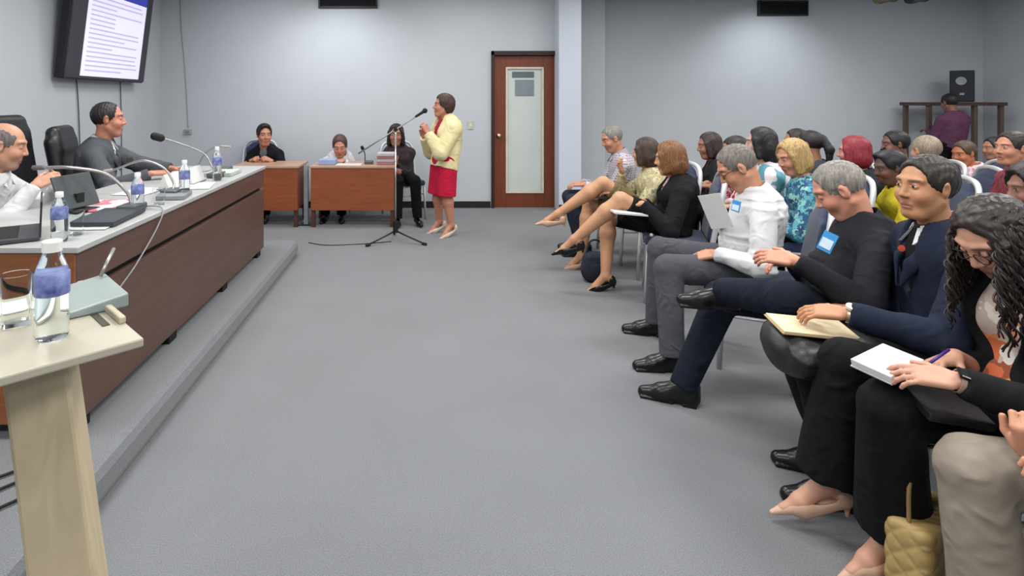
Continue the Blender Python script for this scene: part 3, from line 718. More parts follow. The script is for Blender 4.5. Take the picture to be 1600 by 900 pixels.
# hanging spotlights at the top right
for (px, lb, cc) in ((1383, 'left of the two spotlights hanging at the top right', '#4a4636'), (1432, 'right of the two spotlights hanging at the top right', '#232220')):
    p = at(px, -4, 6.0); t = thing('ceiling_spotlight', lb, 'spotlight', (p[0], p[1], CEIL), 0, 'hanging ceiling spotlights')
    dz = p[2]-CEIL; R2 = rot('Z', 25)@rot('Y', 78)
    MB().lathe([(0, -.15), (.045, -.15), (.055, -.1), (.055, .06), (.07, .15), (.06, .15), (.05, .08), (0, .08)], (0, 0, dz), 16, R2).build('lamp_housing', mat('spot_'+cc, cc, .5), t, smooth='auto')
    MB().tube([(0, 0, 0), (0, 0, dz+.03)], .012, 8).build('drop_rod', DARKMET, t); MB().lathe([(0, -.02), (.05, -.02), (.05, 0), (0, 0)], (0, 0, 0), 14).build('canopy', DARKMET, t)

# ------------------------------------------------------------------ long dais desk
DK = thing('dais_desk', 'long dark brown wooden desk on the raised platform', 'desk', (-1.36, 2.28, .15))
DLEN, DDEP = 2.74, .72
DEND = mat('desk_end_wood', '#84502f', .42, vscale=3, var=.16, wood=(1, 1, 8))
MB().box((-DDEP/2+.0, DLEN/2, .755), (DDEP+.03, DLEN+.03, .025)).build('desk_top', LAMI, DK, bevel=.004)
MB().box((-DDEP/2, DLEN/2, .67), (DDEP, DLEN, .145)).build('fascia', WOOD_D, DK, bevel=.004)
MB().box((-DDEP/2, DLEN/2, .35), (DDEP-.06, DLEN-.06, .5)).build('core', BLACK, DK)
MB().box((-.011, DLEN/2, .315), (.022, DLEN, .51)).build('front_panel', WOOD_D, DK, bevel=.003)
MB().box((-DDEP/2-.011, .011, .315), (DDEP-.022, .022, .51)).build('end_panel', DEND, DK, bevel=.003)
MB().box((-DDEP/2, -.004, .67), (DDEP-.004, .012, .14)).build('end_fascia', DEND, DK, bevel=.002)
MB().box((-DDEP/2-.011, DLEN-.011, .315), (DDEP-.022, .022, .51)).build('end_panel', WOOD_D, DK, bevel=.003)
for k in range(4): MB().box((-.05, .08+k*(DLEN-.16)/3, .03), (.06, .1, .06)).build('foot', BLACK, DK)
cord('desk_cable', 'thin cable hanging down the front of the long desk', [(-1.5, 3.1, .925), (-1.352, 3.02, .93), (-1.342, 2.95, .85), (-1.34, 2.72, .72), (-1.342, 2.5, .62), (-1.345, 2.42, .5)], .004, GREYC)
for k, (a, b_) in enumerate([((-1.75, 1.9, .16), (-1.3, 2.25, .16)), ((-1.75, 1.75, .16), (-1.26, 2.2, .16)), ((-1.7, 1.66, .16), (-1.24, 2.05, .16))]):
    cord('floor_cable', ['black cable on the platform floor beside the desk, upper one', 'black cable on the platform floor, middle one', 'black cable on the platform floor, lowest one'][k], [a, ((a[0]+b_[0])/2, (a[1]+b_[1])/2-.06, .16), b_], .005, BLACK)

def bottle(loc, label, h=.2, r=.031, group='water bottles'):
    t = thing('water_bottle', label, 'bottle', tuple(loc), 0, group); q = h/.2
    MB().lathe([(0, 0), (r*.9, 0), (r, .006), (r, .03*q), (r*.95, .036*q), (r, .042*q), (r, .135*q), (r*.8, .155*q), (.013, .176*q), (.013, .18*q), (0, .18*q)], n=20).build('bottle_body', PET, t, smooth='auto')
    MB().lathe([(r+.0006, .09*q), (r+.0012, .091*q), (r+.0012, .134*q), (r+.0006, .135*q)], n=20).build('bottle_label', LABELB, t, smooth='auto')
    MB().lathe([(0, .178*q), (.0155, .178*q), (.0155, .198*q), (.014, .2*q), (0, .2*q)], n=16).build('cap', WHITEP, t, smooth='auto'); return t
def tumbler(loc, label, h=.1, r=.034):
    t = MB().lathe([(0, 0), (r*.85, 0), (r, h), (r-.002, h), (r*.85-.003, .008), (0, .008)], n=20).build('drinking_glass', GLASS, smooth='auto', loc=tuple(loc)); return tag(t, label, 'glass', 'drinking glasses')
TZ = .9205
bottle((-1.477, 2.36, TZ), 'water bottle at the near corner of the long desk')
bottle((-1.46, 2.98, TZ), 'water bottle standing beside the folder on the long desk')
bottle((-1.43, 3.5, TZ), 'water bottle in the middle of the long desk', h=.21)
bottle((-1.45, 4.12, TZ), 'water bottle near the far end of the long desk', h=.24)
tumbler((-1.475, 2.47, TZ), 'empty glass beside the bottle at the desk corner')
tumbler((-1.44, 3.18, TZ), 'glass standing behind the second desk bottle', h=.09)
def gooseneck(base, pts, label, tipm=None, stemm=None, tipr=.014, r=.007):
    t = thing('gooseneck_microphone', label, 'microphone', tuple(base), 0, 'gooseneck desk microphones'); b0 = np.array(base)
    MB().box((0, 0, .0175), (.1, .14, .035)).build('microphone_base', mat('mic_base_grey', '#55585c', .4, .3), t, bevel=.008)
    P = bez([(0, 0, .03)]+[np.array(p)-b0 for p in pts], 10); MB().tube(P, r, 8).build('stem', stemm or mat('mic_stem', '#9c9a98', .35, .7), t, smooth=True)
    d = unit(P[-1]-P[-3]); S = SDF(); S.cap(P[-1]-d*.01, P[-1]+d*.035, tipr); V, Q = S.mesh(.004); quad_obj('microphone_tip', V, Q, tipm or BLACK, t); return t
gooseneck((-1.5, 3.0, TZ), [at(198, 300, 3.02), at(165, 272, 3.0), at(110, 262, 2.95), at(74, 262, 2.95), at(64, 262, 2.95)], 'silver gooseneck microphone curving towards the man in white shirt', mat('mic_tip_dark', '#5c5654', .5), tipr=.013, r=.009)
gooseneck((-1.5, 3.5, TZ), [at(271, 285, 3.55), at(255, 262, 3.6), at(222, 251, 3.6), at(182, 264, 3.6), at(172, 266, 3.6)], 'silver gooseneck microphone arching in front of the suited man', mat('mic_tip_grey', '#a59a92', .5), tipr=.01)
gooseneck((-1.52, 4.3, TZ), [at(332, 262, 4.3), at(318, 240, 4.3), at(280, 224, 4.2), at(249, 215, 4.1)], 'gooseneck microphone with a black foam head above the desk', BLACK, tipr=.028)
gooseneck((-1.58, 4.65, TZ), [at(312, 268, 4.6), at(314, 250, 4.6), at(326, 235, 4.6), at(343, 229, 4.6), at(352, 229, 4.6)], 'gooseneck microphone bending over the far desk bottle', mat('mic_tip_grey', '#a59a92', .5), tipr=.009)
def sheet(name, c, size, rz, label, m=PAPER, h=.002, cat='paper', group=None, z=TZ):
    o = MB().box((0, 0, h/2), (size[0], size[1], h)).build(name, m, loc=(c[0], c[1], z)); o.rotation_euler = (0, 0, R_(rz)); return tag(o, label, cat, group)
sheet('paper_sheet', (-1.52, 2.7, 0), (.21, .3), 6, 'white sheet near the front edge of the long desk')
sheet('paper_sheet', (-1.75, 3.62, 0), (.21, .3), -8, 'white sheet lying before the suited man')
sheet('paper_sheet', (-1.5, 3.85, 0), (.22, .3), 12, 'white sheet at the middle of the long desk beyond the bottles')
sheet('magazine', (-1.7, 3.12, 0), (.24, .32), 10, 'white and pink printed magazine on the long desk', pattern('magazine_print', ['#d9d6d8', '#d46a78', '#e6e4e4', '#c9c6cc', '#d98a92'], 14), .008, 'magazine')
sheet('folder', (-1.5, 2.78, .003), (.2, .36), 4, 'dark folder lying along the front of the desk', mat('folder_dark', '#32373d', .5), .02, 'folder', z=TZ+.003)
sheet('folder', (-1.46, 3.42, .0), (.16, .22), 10, 'grey folder beside the middle desk bottle', mat('folder_grey', '#7d8086', .5), .02, 'folder')
sheet('notebook', (-1.52, 4.45, 0), (.2, .26), 0, 'pale green notebook near the far end of the long desk', mat('notebook_green', '#aeb8b0', .6), .025, 'notebook')
for k, (x, y, hh, lb) in enumerate([(-1.62, 3.75, .1, 'white box in the middle of the long desk'), (-1.58, 4.02, .11, 'white name card stand near the far desk bottle')]):
    t = thing('name_card', lb, 'card', (x, y, TZ)); MB().prism([(-.04, 0, 0), (.04, 0, 0), (0, 0, hh)], (0, -.11, 0), (0, .11, 0)).build('card_face', PAPER, t); MB().box((0, 0, .003), (.1, .23, .005)).build('card_foot', mat('card_foot_grey', '#6a6e76', .5), t)
# laptop in front of the man in white, open towards him
lp = thing('laptop', 'open dark laptop in front of the man in white shirt', 'laptop', (-1.745, 2.42, TZ), R_(33))
MB().box((0, 0, .009), (.25, .3, .018)).build('laptop_base', mat('laptop_grey', '#3c3f45', .45), lp, bevel=.004); MB().box((-.02, 0, .0185), (.14, .26, .002)).build('keyboard', BLACK, lp)
MB().box((.128, 0, .085), (.008, .3, .15), rot('Y', 2)).build('laptop_screen', mat('laptop_lid', '#2c2e33', .4), lp, bevel=.003)
tb = thing('tablet_stand', 'dark tablet screen on a stand beside the magazine', 'tablet', (-1.78, 2.98, TZ), R_(-12))
MB().box((0, 0, .105), (.012, .25, .18), rot('Y', -22)).build('tablet_screen', mat('tablet_dark', '#3a4144', .35), tb, bevel=.004); MB().box((.02, 0, .05), (.02, .05, .09)).build('stand_post', BLACK, tb); MB().box((.01, 0, .006), (.14, .16, .012)).build('stand_foot', BLACK, tb, bevel=.003)

# ------------------------------------------------------------------ office chairs behind the long desk
def office_chair(loc, rz, label):
    t = thing('office_chair', label, 'chair', loc, R_(rz), 'black leather office chairs')
    S = SDF(); S.box((-.2, 0, .78), (.05, .24, .3), rnd=.05, k=.03, R=rot('Y', -10)); S.box((-.235, 0, 1.04), (.05, .2, .11), rnd=.05, k=.04, R=rot('Y', -12))
    V, Q = S.mesh(.012, folds(3, 18), .004); quad_obj('backrest', V, Q, LEATH, t)
    S = SDF(); S.box((.06, 0, .47), (.25, .25, .055), rnd=.05, k=.03); V, Q = S.mesh(.014); quad_obj('seat', V, Q, LEATH, t)
    for y in (1, -1): MB().tube(bez([(-.12, y*.25, .45), (-.1, y*.3, .58), (.0, y*.3, .66), (.16, y*.3, .66)], 6), .02, 8).build('armrest', BLACK, t, smooth=True)
    MB().tube([(0, 0, .1), (0, 0, .44)], .03, 10).build('column', DARKMET, t)
    for k in range(5):
        a = 2*PI*k/5; MB().tube([(0, 0, .11), (.28*math.cos(a), .28*math.sin(a), .07)], .02, 6).build('base_arm', DARKMET, t); MB().lathe([(0, -.03), (.03, -.03), (.03, .03), (0, .03)], (.28*math.cos(a), .28*math.sin(a), .031), 10, rot('X', 90)).build('caster', BLACK, t)
    return t
office_chair((-2.5, 4.45, .15), 14, 'black leather office chair under the man in the dark suit')
office_chair((-2.58, 3.93, .15), 3, 'empty black leather office chair behind the man in white').scale = (1, 1, 1.08)
office_chair((-2.6, 3.16, .15), 0, 'black leather office chair under the man in white')

# ------------------------------------------------------------------ lectern
LT = thing('lectern', 'cream lectern with a pale wooden post in the near left corner', 'lectern', (-.6, .98, 0), R_(44))
# local axes: u along the near edge, v away from the near edge
cu = np.array([-.141, -.137]); cu /= np.linalg.norm(cu)
def lloc(X, Y):
    a = R_(44); dx, dy = X+.6, Y-.98; return (dx*math.cos(a)+dy*math.sin(a), -dx*math.sin(a)+dy*math.cos(a))
c1 = lloc(-.462, .965); LW, LDP = .62, .385
MB().box((c1[0]-LW/2, c1[1]+LDP/2, 1.0925), (LW, LDP, .015)).build('lectern_top', CREAM, LT, bevel=.003)
MB().box((c1[0]-.006, c1[1]+LDP/2+.04, 1.106), (.012, LDP-.1, .013)).build('edge_rail', mat('lectern_rail', '#a8a08a', .4), LT, bevel=.003)
MB().box((c1[0]-.03, c1[1]+LDP/2+.04, 1.1005), (.012, LDP-.12, .002)).build('groove', mat('groove_dark', '#3a342c', .7), LT)
pb = at(60, 578, .97); pe = at(104, 900, .93); dp_ = (pe-pb)/(pb[2]-pe[2])
tops = pb+np.array([0, 0, 0]); bot = tops+dp_*(tops[2]-.03)
def wl(p): q = lloc(p[0], p[1]); return np.array([q[0], q[1], p[2]])
def post(hw, hd_, z0=None):
    A = wl(tops+np.array([0, 0, .05])); Bq = wl(bot); vs = []
    Rz = rot('Z', -44+20)
    for P in (Bq, A):
        for (x, y) in ((-hw, -hd_), (hw, -hd_), (hw, hd_), (-hw, hd_)): vs.append(P+Rz@np.array([x, y, 0]))
    return MB().add(vs, [(0, 3, 2, 1), (4, 5, 6, 7), (0, 1, 5, 4), (1, 2, 6, 5), (2, 3, 7, 6), (3, 0, 4, 7)])
post(.046, .04).build('post', CREAMP, LT, bevel=.006)
bl = wl(bot); MB().box((bl[0], bl[1], .02), (.42, .36, .04)).build('lectern_base', CREAMP, LT, bevel=.006)
LZ = 1.1008
bottle((-.618, .968, LZ), 'nearest water bottle with a blue label standing on the lectern', h=.162, r=.0255)
tumbler((-.715, 1.02, LZ), 'drinking glass behind the bottle on the lectern', h=.09, r=.026)
sheet('paper_card', (-.79, 1.09, 0), (.1, .07), 44, 'white card with a red edge on the lectern', pattern('card_red', ['#e3dcd8', '#e6e0dc', '#d8776f'], 18), .002, 'card', z=LZ)
t = thing('microphone_unit', 'grey wedge microphone unit with a short stem on the lectern', 'microphone', (-.655, 1.14, LZ), R_(-48))
MB().add([(-.085, -.05, 0), (.085, -.05, 0), (.085, .05, 0), (-.085, .05, 0), (-.085, -.05, .012), (.085, -.05, .012), (.085, .05, .026), (-.085, .05, .026)], [(0, 3, 2, 1), (4, 5, 6, 7), (0, 1, 5, 4), (1, 2, 6, 5), (2, 3, 7, 6), (3, 0, 4, 7)]).build('unit_body', mat('unit_grey', '#8a9594', .35, var=.05), t, bevel=.003)
MB().box((0, -.056, .004), (.17, .014, .007)).build('front_lip', mat('unit_lip', '#c9cabb', .4), t)
MB().tube([(-.06, .035, .028), (-.075, .05, .05), (-.1, .07, .072)], .004, 8).build('stem', mat('mic_stem', '#9c9a98'), t, smooth=True)

# ------------------------------------------------------------------ small front desks
def front_desk(x0, x1, y, label, depth=.6):
    t = thing('office_desk', label, 'desk', ((x0+x1)/2, y, 0), 0, 'small brown desks at the far wall'); W = x1-x0
    MB().box((0, depth/2, .705), (W, depth, .025)).build('desk_top', mat('desk_top_pale', '#b08b74', .35, var=.08), t, bevel=.003)
    MB().box((0, .02, .445), (W-.03, .02, .49)).build('modesty_panel', WOOD_O, t, bevel=.002)
    for sx in (-1, 1): MB().box((sx*(W/2-.03), depth/2, .45), (.025, depth-.1, .48)).build('side_panel', WOOD_O, t)
    for sx in (-1, 1):
        for yy in (.05, depth-.05): MB().box((sx*(W/2-.04), yy, .1), (.045, .045, .21)).build('leg', mat('desk_leg_brown', '#4a2c20', .5), t)
    return t
front_desk(-2.2, -1.415, 6.72, 'small brown desk at which the man in black jacket sits')
front_desk(-1.29, -.285, 6.72, 'small brown desk before the clerk in white, beside the microphone stand')
DZ2 = .7185
pst = thing('grey_post', 'slim grey post standing between the two small desks', 'post', (-1.36, 6.9, 0)); MB().box((0, 0, .36), (.05, .05, .7)).build('shaft', mat('post_grey', '#8f959b', .5), pst); MB().box((0, 0, .005), (.16, .16, .01)).build('foot_plate', DARKMET, pst)
def pile(name, c, size, lb, m, n=1, cat='box'):
    t = thing(name, lb, cat, (c[0], c[1], DZ2))
    for k in range(n): MB().box((.004*(k % 2), 0, size[2]/n*(k+.5)), (size[0], size[1], size[2]/n*.94)).build('box_body' if n == 1 else 'book', m[k % len(m)], t, bevel=.003)
    return t
pile('document_box', (-1.11, 6.95), (.2, .2, .06), 'light blue box on the clerk desk', [mat('box_blue', '#8ea0c8', .6)])
pile('book_pile', (-.41, 6.95), (.2, .22, .14), 'pile of reddish books at the right end of the clerk desk', [mat('book_red', '#9a6f74', .6), mat('book_grey', '#a9a4ac', .6), mat('book_brown', '#8d6663', .6), mat('book_pale', '#bdb6bb', .6)], 4, 'books')
sheet('paper_sheet', (-.85, 6.9, 0), (.3, .21), 0, 'white sheets on the clerk desk', z=DZ2)
tg = gooseneck((-.62, 7.0, DZ2), [at(571, 255, 7.0), at(570, 240, 7.0), at(567, 233, 6.95)], 'small black desk microphone before the clerk', BLACK, BLACK, .02, .006)
# microphone stand
MS = thing('microphone_stand', 'floor microphone stand with a boom before the standing woman', 'microphone stand', (-.255, 6.05, 0))
MB().tube([(0, 0, .12), (0, 0, 1.12)], .0085, 10).build('pole', CHROME, MS, smooth=True)
MB().tube([(0, 0, .1), (0, 0, .22)], .028, 10).build('hub', BLACK, MS, smooth='auto')
for k in range(3):
    a = R_(95+120*k); e = (.34*math.cos(a), .34*math.sin(a), .015); lg_ = MB().tube([(0, 0, .12), (.12*math.cos(a), .12*math.sin(a), .08), e], .009, 8).build('leg', DARKMET, MS, smooth=True); MB().tube([(e[0]*.9, e[1]*.9, .018), (e[0]*1.05, e[1]*1.05, .014)], .014, 8).build('rubber_foot', BLACK, lg_)
tip = at(664, 173, 6.2)-np.array([-.255, 6.05, 0]); back = at(560, 240, 5.95)-np.array([-.255, 6.05, 0]); pv = (tip-back); pv = back+pv*((-back[0])/pv[0])
MB().tube([(0, 0, 1.1), pv], .009, 8).build('pole_top', CHROME, MS, smooth=True); MB().tube([back, tip-unit(tip-back)*.08], .008, 8).build('boom', mat('boom_grey', '#8b8d90', .35, .6), MS, smooth=True); MB().lathe([(0, -.02), (.022, -.02), (.022, .02), (0, .02)], pv, 12, rot('X', 90)).build('boom_clamp', BLACK, MS)
S = SDF(); dd = unit(tip-back); S.cap(tip-dd*.12, tip-dd*.02, .013, .017, k=.005); S.ell(tip, (.028, .028, .028), k=.008); V, Q = S.mesh(.005); quad_obj('microphone', V, Q, BLACK, MS)
cord('microphone_cable', 'thin cable lying on the carpet by the microphone stand', [(-.3, 6.05, .006), (-.6, 5.95, .006), (-.95, 5.9, .006), (-1.16, 6.0, .006)], .005, DKC)

# ------------------------------------------------------------------ speaker stand in the far right corner
tb2 = thing('tall_table', 'tall dark wooden table in the far right corner', 'table', (7.9, 8.55, 0))
MB().box((0, 0, 1.43), (1.15, .5, .05)).build('table_top', mat('table_dark', '#4a332e', .5), tb2, bevel=.004)
for sx in (-.52, .14, .52): 
    for sy in (-.2, .2): MB().box((sx, sy, .7), (.055, .045, 1.41)).build('leg', mat('table_leg', '#5a4a40', .5), tb2)
sp = thing('loudspeaker', 'black loudspeaker standing on the tall table', 'speaker', (8.0, 8.5, 1.4562), R_(-43))
MB().box((0, 0, .235), (.27, .22, .46)).build('cabinet', mat('speaker_black', '#14161c', .5), sp, bevel=.012); MB().box((0, -.112, .235), (.24, .01, .42)).build('grille', mat('grille_black', '#1b1e28', .6, bump=.5, bscale=300), sp)
MB().lathe([(0, 0), (.05, 0), (.06, .012), (.05, .014), (0, .004)], (-.01, -.117, .31), 20, rot('X', 90)).build('tweeter_horn', mat('horn_grey', '#8a90a0', .4), sp, smooth='auto'); MB().box((0, -.119, .12), (.05, .004, .03)).build('badge', mat('horn_grey', '#8a90a0'), sp)
# ------------------------------------------------------------------ banquet chairs
CH_MESH = {}
def make_chair_proto():
    t = thing('banquet_chair', 'x', 'chair')
    S = SDF(); S.box((.0, 0, .45), (.22, .215, .035), rnd=.03, k=.01); V, Q = S.mesh(.014); quad_obj('seat', V, Q, BLUEF, t)
    S = SDF(); Rb = rot('Y', -11); S.frame(Rb, (-.215, 0, .47)); S.box((0, 0, .2), (.024, .19, .19), rnd=.022, k=.01); S.ell((0, 0, .36), (.024, .18, .115), k=.02); S.frame(); V, Q = S.mesh(.013); quad_obj('backrest', V, Q, BLUEF, t)
    bp = [Rb@np.array(p)+np.array([-.235, 0, .45]) for p in [(.01, .225, -.0), (.012, .228, .2), (.012, .225, .36), (.012, .165, .475), (.012, 0, .505), (.012, -.165, .475), (.012, -.225, .36), (.012, -.228, .2), (.01, -.225, 0)]]
    MB().tube(bez(bp, 5), .019, 8).build('back_frame', SILVER, t, smooth=True)
    for sy in (1, -1):
        MB().tube([(.19, sy*.2, .43), (.215, sy*.21, .0)], .0145, 8).build('leg', SILVER, t, smooth=True); MB().tube([(-.2, sy*.205, .47), (-.27, sy*.21, .0)], .0145, 8).build('leg', SILVER, t, smooth=True)
        MB().tube([(.198, sy*.205, .3), (-.218, sy*.207, .3)], .008, 6).build('stretcher', SILVER, t, smooth=True)
        MB().tube([(.2, sy*.2, .41), (-.2, sy*.205, .41)], .011, 6).build('seat_rail', SILVER, t, smooth=True)
    MB().tube([(.197, -.2, .41), (.197, .2, .41)], .011, 6).build('seat_rail', SILVER, t, smooth=True); MB().tube([(-.235, -.2, .22), (-.235, .2, .22)], .008, 6).build('stretcher', SILVER, t, smooth=True)
    return t
PROTO = None
def chair(x, y, yaw, label, group='blue banquet chairs'):
    global PROTO
    if PROTO is None: PROTO = make_chair_proto(); o = PROTO
    else: o = copy_tree(PROTO)
    o.location = (x, y, 0); o.rotation_euler = (0, 0, R_(yaw)); o['label'] = label; o['group'] = group; return o
# ------------------------------------------------------------------ people
def cl(name, c, **k): return mat('cloth_'+name, c, k.pop('rough', .85), var=k.pop('var', .1), vscale=k.pop('vscale', 12), bump=.15, bscale=k.pop('bscale', 400), sheen=0, spec=.25, wrinkle=.9, **k)
BLK = cl('black', '#101115'); BLK2 = cl('black_trouser', '#090a0c'); NAVY = cl('navy', '#1a2133'); CHAR = cl('charcoal', '#1c1d22'); WHT = cl('white', '#cbccce', var=.04); GRYT = cl('grey_trouser', '#4b4c53'); DNVY = cl('dark_navy', '#111826')
SH_BLK = mat('shoe_black', '#0d0d0f', .3); SH_NUDE = mat('shoe_nude', '#c9a48d', .4); P = 'p'; F = 'f'
OX = dict(kind='oxford', m=SH_BLK)
# --- front row, from the camera away
H = human('person in khaki trousers and dark blue sleeves, cut off at the right edge', (1.88, 1.36), 172, lod=0, pelvis=(0, 0, .52), head=(.0, 0, 1.17), hd=(10, 10, 0), skin='#c18a6e', hair=('short', '#2a211d'),
  hands=[dict(w=(.3, .1, .66)), dict(w=(P, 1622, 722, 1.42), f=(.3, .15, .93), b=(.65, .72, -.2), curl=72, thumb=.5, e=(-.3, -.4, -.9))], feet=[dict(a=(.28, .3, .09), kn=(1, .5, .8)), dict(a=(.4, -.1, .09), kn=(1, -.05, .8))],
  top=dict(kind='shirt', m=cl('blue_jacket', '#2a3650'), off=.02), bottom=dict(kind='trousers', m=cl('khaki', '#8d8377'), r=(.095, .083, .075), fold=.006), shoes=OX, seed=1)
chair(1.93, 1.36, 180, 'blue banquet chair at the near right edge under the person in khaki')
H = human('person with long curly dark hair and black cardigan writing in a notebook', (1.86, 1.8), 168, lod=0, fem=True, pelvis=(0, 0, .52), head=(P, 1556, 372, 1.8), hd=(14, 40, 0), sw=.16, skin='#c08f78', hair=None, slouch=.05, twist=14,
  hands=[dict(w=(P, 1493, 594, 1.6), f=(1, -.25, -.02), b=(.15, .45, 1), curl=18, e=(-.6, .6, -.8)), dict(w=(P, 1492, 556, 1.84), f=(.9, .42, -.2), b=(.2, -.3, 1), curl=38, thumb=.5, e=(-.6, -.4, -.8))],
  feet=[dict(a=(F, 1395, 1.79, .15), d=(1, .12, -.42), kn=(1, .25, .8)), dict(a=(F, 1292, 2.0, .17), d=(1, -.05, -.3), kn=(1, .0, .8))],
  top=dict(kind='jacket', m=BLK, inner=pattern('floral_orange', ['#c9b9ae', '#c0623a', '#d8cfc6', '#a8826e', '#cc8458', '#b9a79c', '#8c4a30'], 22), vw=.085, vd=.27, open=True, lapel=False), bottom=dict(kind='trousers', m=BLK2, r=(.09, .08, .1), short=.03, fold=.006), shoes=dict(kind='pump', m=SH_NUDE, heel=.06), spots=head_spots(closed=True, lip='#9c5a55'), seed=2)
glasses(H, m=mat('black_plastic', '#101012', .35)); CURLY = H
chair(1.91, 1.79, 168, 'blue banquet chair under the person with curly hair')
H = human('person in a navy suit with a bag on the lap, looking towards the camera', (2.02, 2.22), 162, lod=0, pelvis=(0, 0, .53), head=(P, 1446, 293, 2.22), hd=(24, 2, 0), twist=4, sw=.195, b=1.12, hs=.97, skin='#b5825f', hair=('short', '#241f1c'), jaw=1.1, asc=1.05, ls=1.05,
  hands=[dict(w=(P, 1322, 490, 2.08), f=(1, -.3, -.12), b=(.15, .3, 1), curl=20, e=(-.8, .7, -.8)), dict(w=(P, 1330, 478, 2.3), f=(1, .4, -.1), b=(.1, -.2, 1), curl=24)],
  feet=[dict(a=(F, 1318, 2.12, .09), kn=(1, .1, .8), l=(.52, .46)), dict(a=(F, 1300, 2.3, .09), kn=(1, -.1, .8), l=(.52, .46))],
  top=dict(kind='jacket', m=NAVY, inner=cl('black_shirt', '#121317'), vw=.05, vd=.22), collar=WHT, bottom=dict(kind='trousers', m=BLK2), shoes=OX, spots=head_spots(lip='#8f5a50', brow='#211a16'), seed=3); NAV = H
chair(2.08, 2.2, 162, 'blue banquet chair under the person in the navy suit')
H = human('person in a black shirt with crossed legs and a blue badge, looking down', (1.93, 2.66), 160, lod=0, pelvis=(0, 0, .53), head=(P, 1312, 297, 2.68), hd=(-8, 34, 0), sw=.185, b=1.15, belly=.05, hs=1.06, skin='#c58a72', hair=('crop', '#7d7872'), asc=1.08, ls=1.1,
  hands=[dict(w=(P, 1240, 406, 2.42), f=(1, -.35, .0), b=(.05, .7, 1), curl=20, e=(-.6, .8, -.9)), dict(w=(P, 1240, 412, 2.76), f=(1, .35, .05), b=(.1, -.5, 1), curl=25)],
  feet=[dict(a=(P, 1134, 455, 2.7), d=(1, .1, .02), up=(.1, .35, 1), kn=(1, .75, .4), l=(.5, .37)), dict(a=(F, 1068, 2.84, .09), kn=(1, -.05, .9), d=(1, -.1, 0))],
  top=dict(kind='shirt', m=CHAR, off=.014), collar=CHAR, bottom=dict(kind='trousers', m=DNVY, r=(.096, .08, .062)), shoes=OX, spots=head_spots(closed=True, brow='#5a5049', lip='#a0645a'), seed=4); BLA = H
chair(2.02, 2.64, 160, 'blue banquet chair under the person in the black shirt')
H = human('person in a white shirt and grey trousers reading a paper, wearing glasses', (1.9, 3.36), 162, lod=0, pelvis=(0, 0, .53), head=(P, 1152, 262, 3.34), hd=(2, 36, 0), sw=.185, b=1.1, belly=.03, hs=1.06, skin='#b98468', hair=('crop', '#6b645e'), asc=.95, ls=1.06,
  hands=[dict(w=(P, 1118, 396, 3.22), f=(1, -.25, -.35), b=(.3, .4, 1), curl=25, e=(-.9, .6, .0)), dict(w=(F, 1140, 3.42, .76), f=(.8, .5, .25), b=(.4, -.9, .3), curl=45, thumb=.6)],
  feet=[dict(a=(F, 1050, 3.18, .09), d=(1, .2, 0), kn=(1, .15, .8)), dict(a=(F, 1026, 3.66, .09), d=(1, .0, 0), kn=(1, -.2, .8))],
  top=dict(kind='shirt', m=WHT, off=.018, fold=.011, fk=46), collar=WHT, bottom=dict(kind='trousers', m=GRYT, r=(.096, .08, .066)), shoes=OX, spots=head_spots(closed=True, brow='#4a403a'), seed=5); WHI = H
glasses(H, m=mat('black_plastic', '#101012', .35))
chair(1.95, 3.3, 154, 'blue banquet chair with its silver frame behind the person in white')
LEG = '#b98a68'
H = human('person in a black blazer with shoulder-length brown hair and crossed bare legs', (1.93, 4.4), 166, lod=0, fem=True, pelvis=(0, 0, .52), head=(P, 1046, 248, 4.4), hd=(-18, 10, 0), sw=.165, skin=LEG, hair=('bobfull', '#6f4828'), ls=1.08,
  hands=[dict(w=(P, 1003, 318, 4.25), f=(1, -.4, -.15), b=(.1, .3, 1)), dict(w=(P, 1005, 314, 4.45), f=(1, .3, -.15))],
  feet=[dict(a=(P, 898, 374, 4.42), d=(1, -.15, -.3), kn=(1, .25, .75)), dict(a=(F, 946, 4.5, .12), d=(1, 0, -.4), kn=(1, -.1, .8))],
  top=dict(kind='jacket', m=BLK, inner=pattern('pink_print', ['#c98a9a', '#e0d0d4', '#8a2a48', '#d9b8c0'], 40), vw=.06, vd=.2), bottom=dict(kind='skirt', m=BLK2, f=.86), shoes=dict(kind='pump', m=SH_BLK, heel=.05), seed=6); BLZ = H
chair(1.93, 4.36, 160, 'blue banquet chair with silver frame behind the black blazer')
H = human('person in a beige patterned blouse with dark hair and crossed legs', (1.95, 4.98), 168, lod=1, fem=True, pelvis=(0, 0, .52), head=(P, 1008, 238, 4.98), hd=(-25, 6, 0), sw=.165, skin=LEG, hair=('bob', '#3a2a22'), ls=1.08,
  hands=[dict(w=(P, 960, 300, 4.85), f=(1, -.3, -.1)), dict(w=(P, 972, 268, 5.1), f=(.5, .2, .9), b=(.8, -.3, -.3), curl=45)],
  feet=[dict(a=(P, 872, 334, 4.98), d=(1, -.1, -.12), kn=(1, .2, .75)), dict(a=(F, 908, 5.08, .12), d=(1, 0, -.35), kn=(1, -.1, .8))],
  top=dict(kind='shirt', m=pattern('beige_print', ['#a9a078', '#8c8468', '#c2b98e', '#6c6a5a'], 26, kind='noise')), bottom=dict(kind='skirt', m=cl('olive', '#6b5c3e'), f=.85), shoes=dict(kind='pump', m=SH_NUDE, heel=.06), seed=7)
chair(2.02, 4.98, 180, 'blue banquet chair under the person in beige')
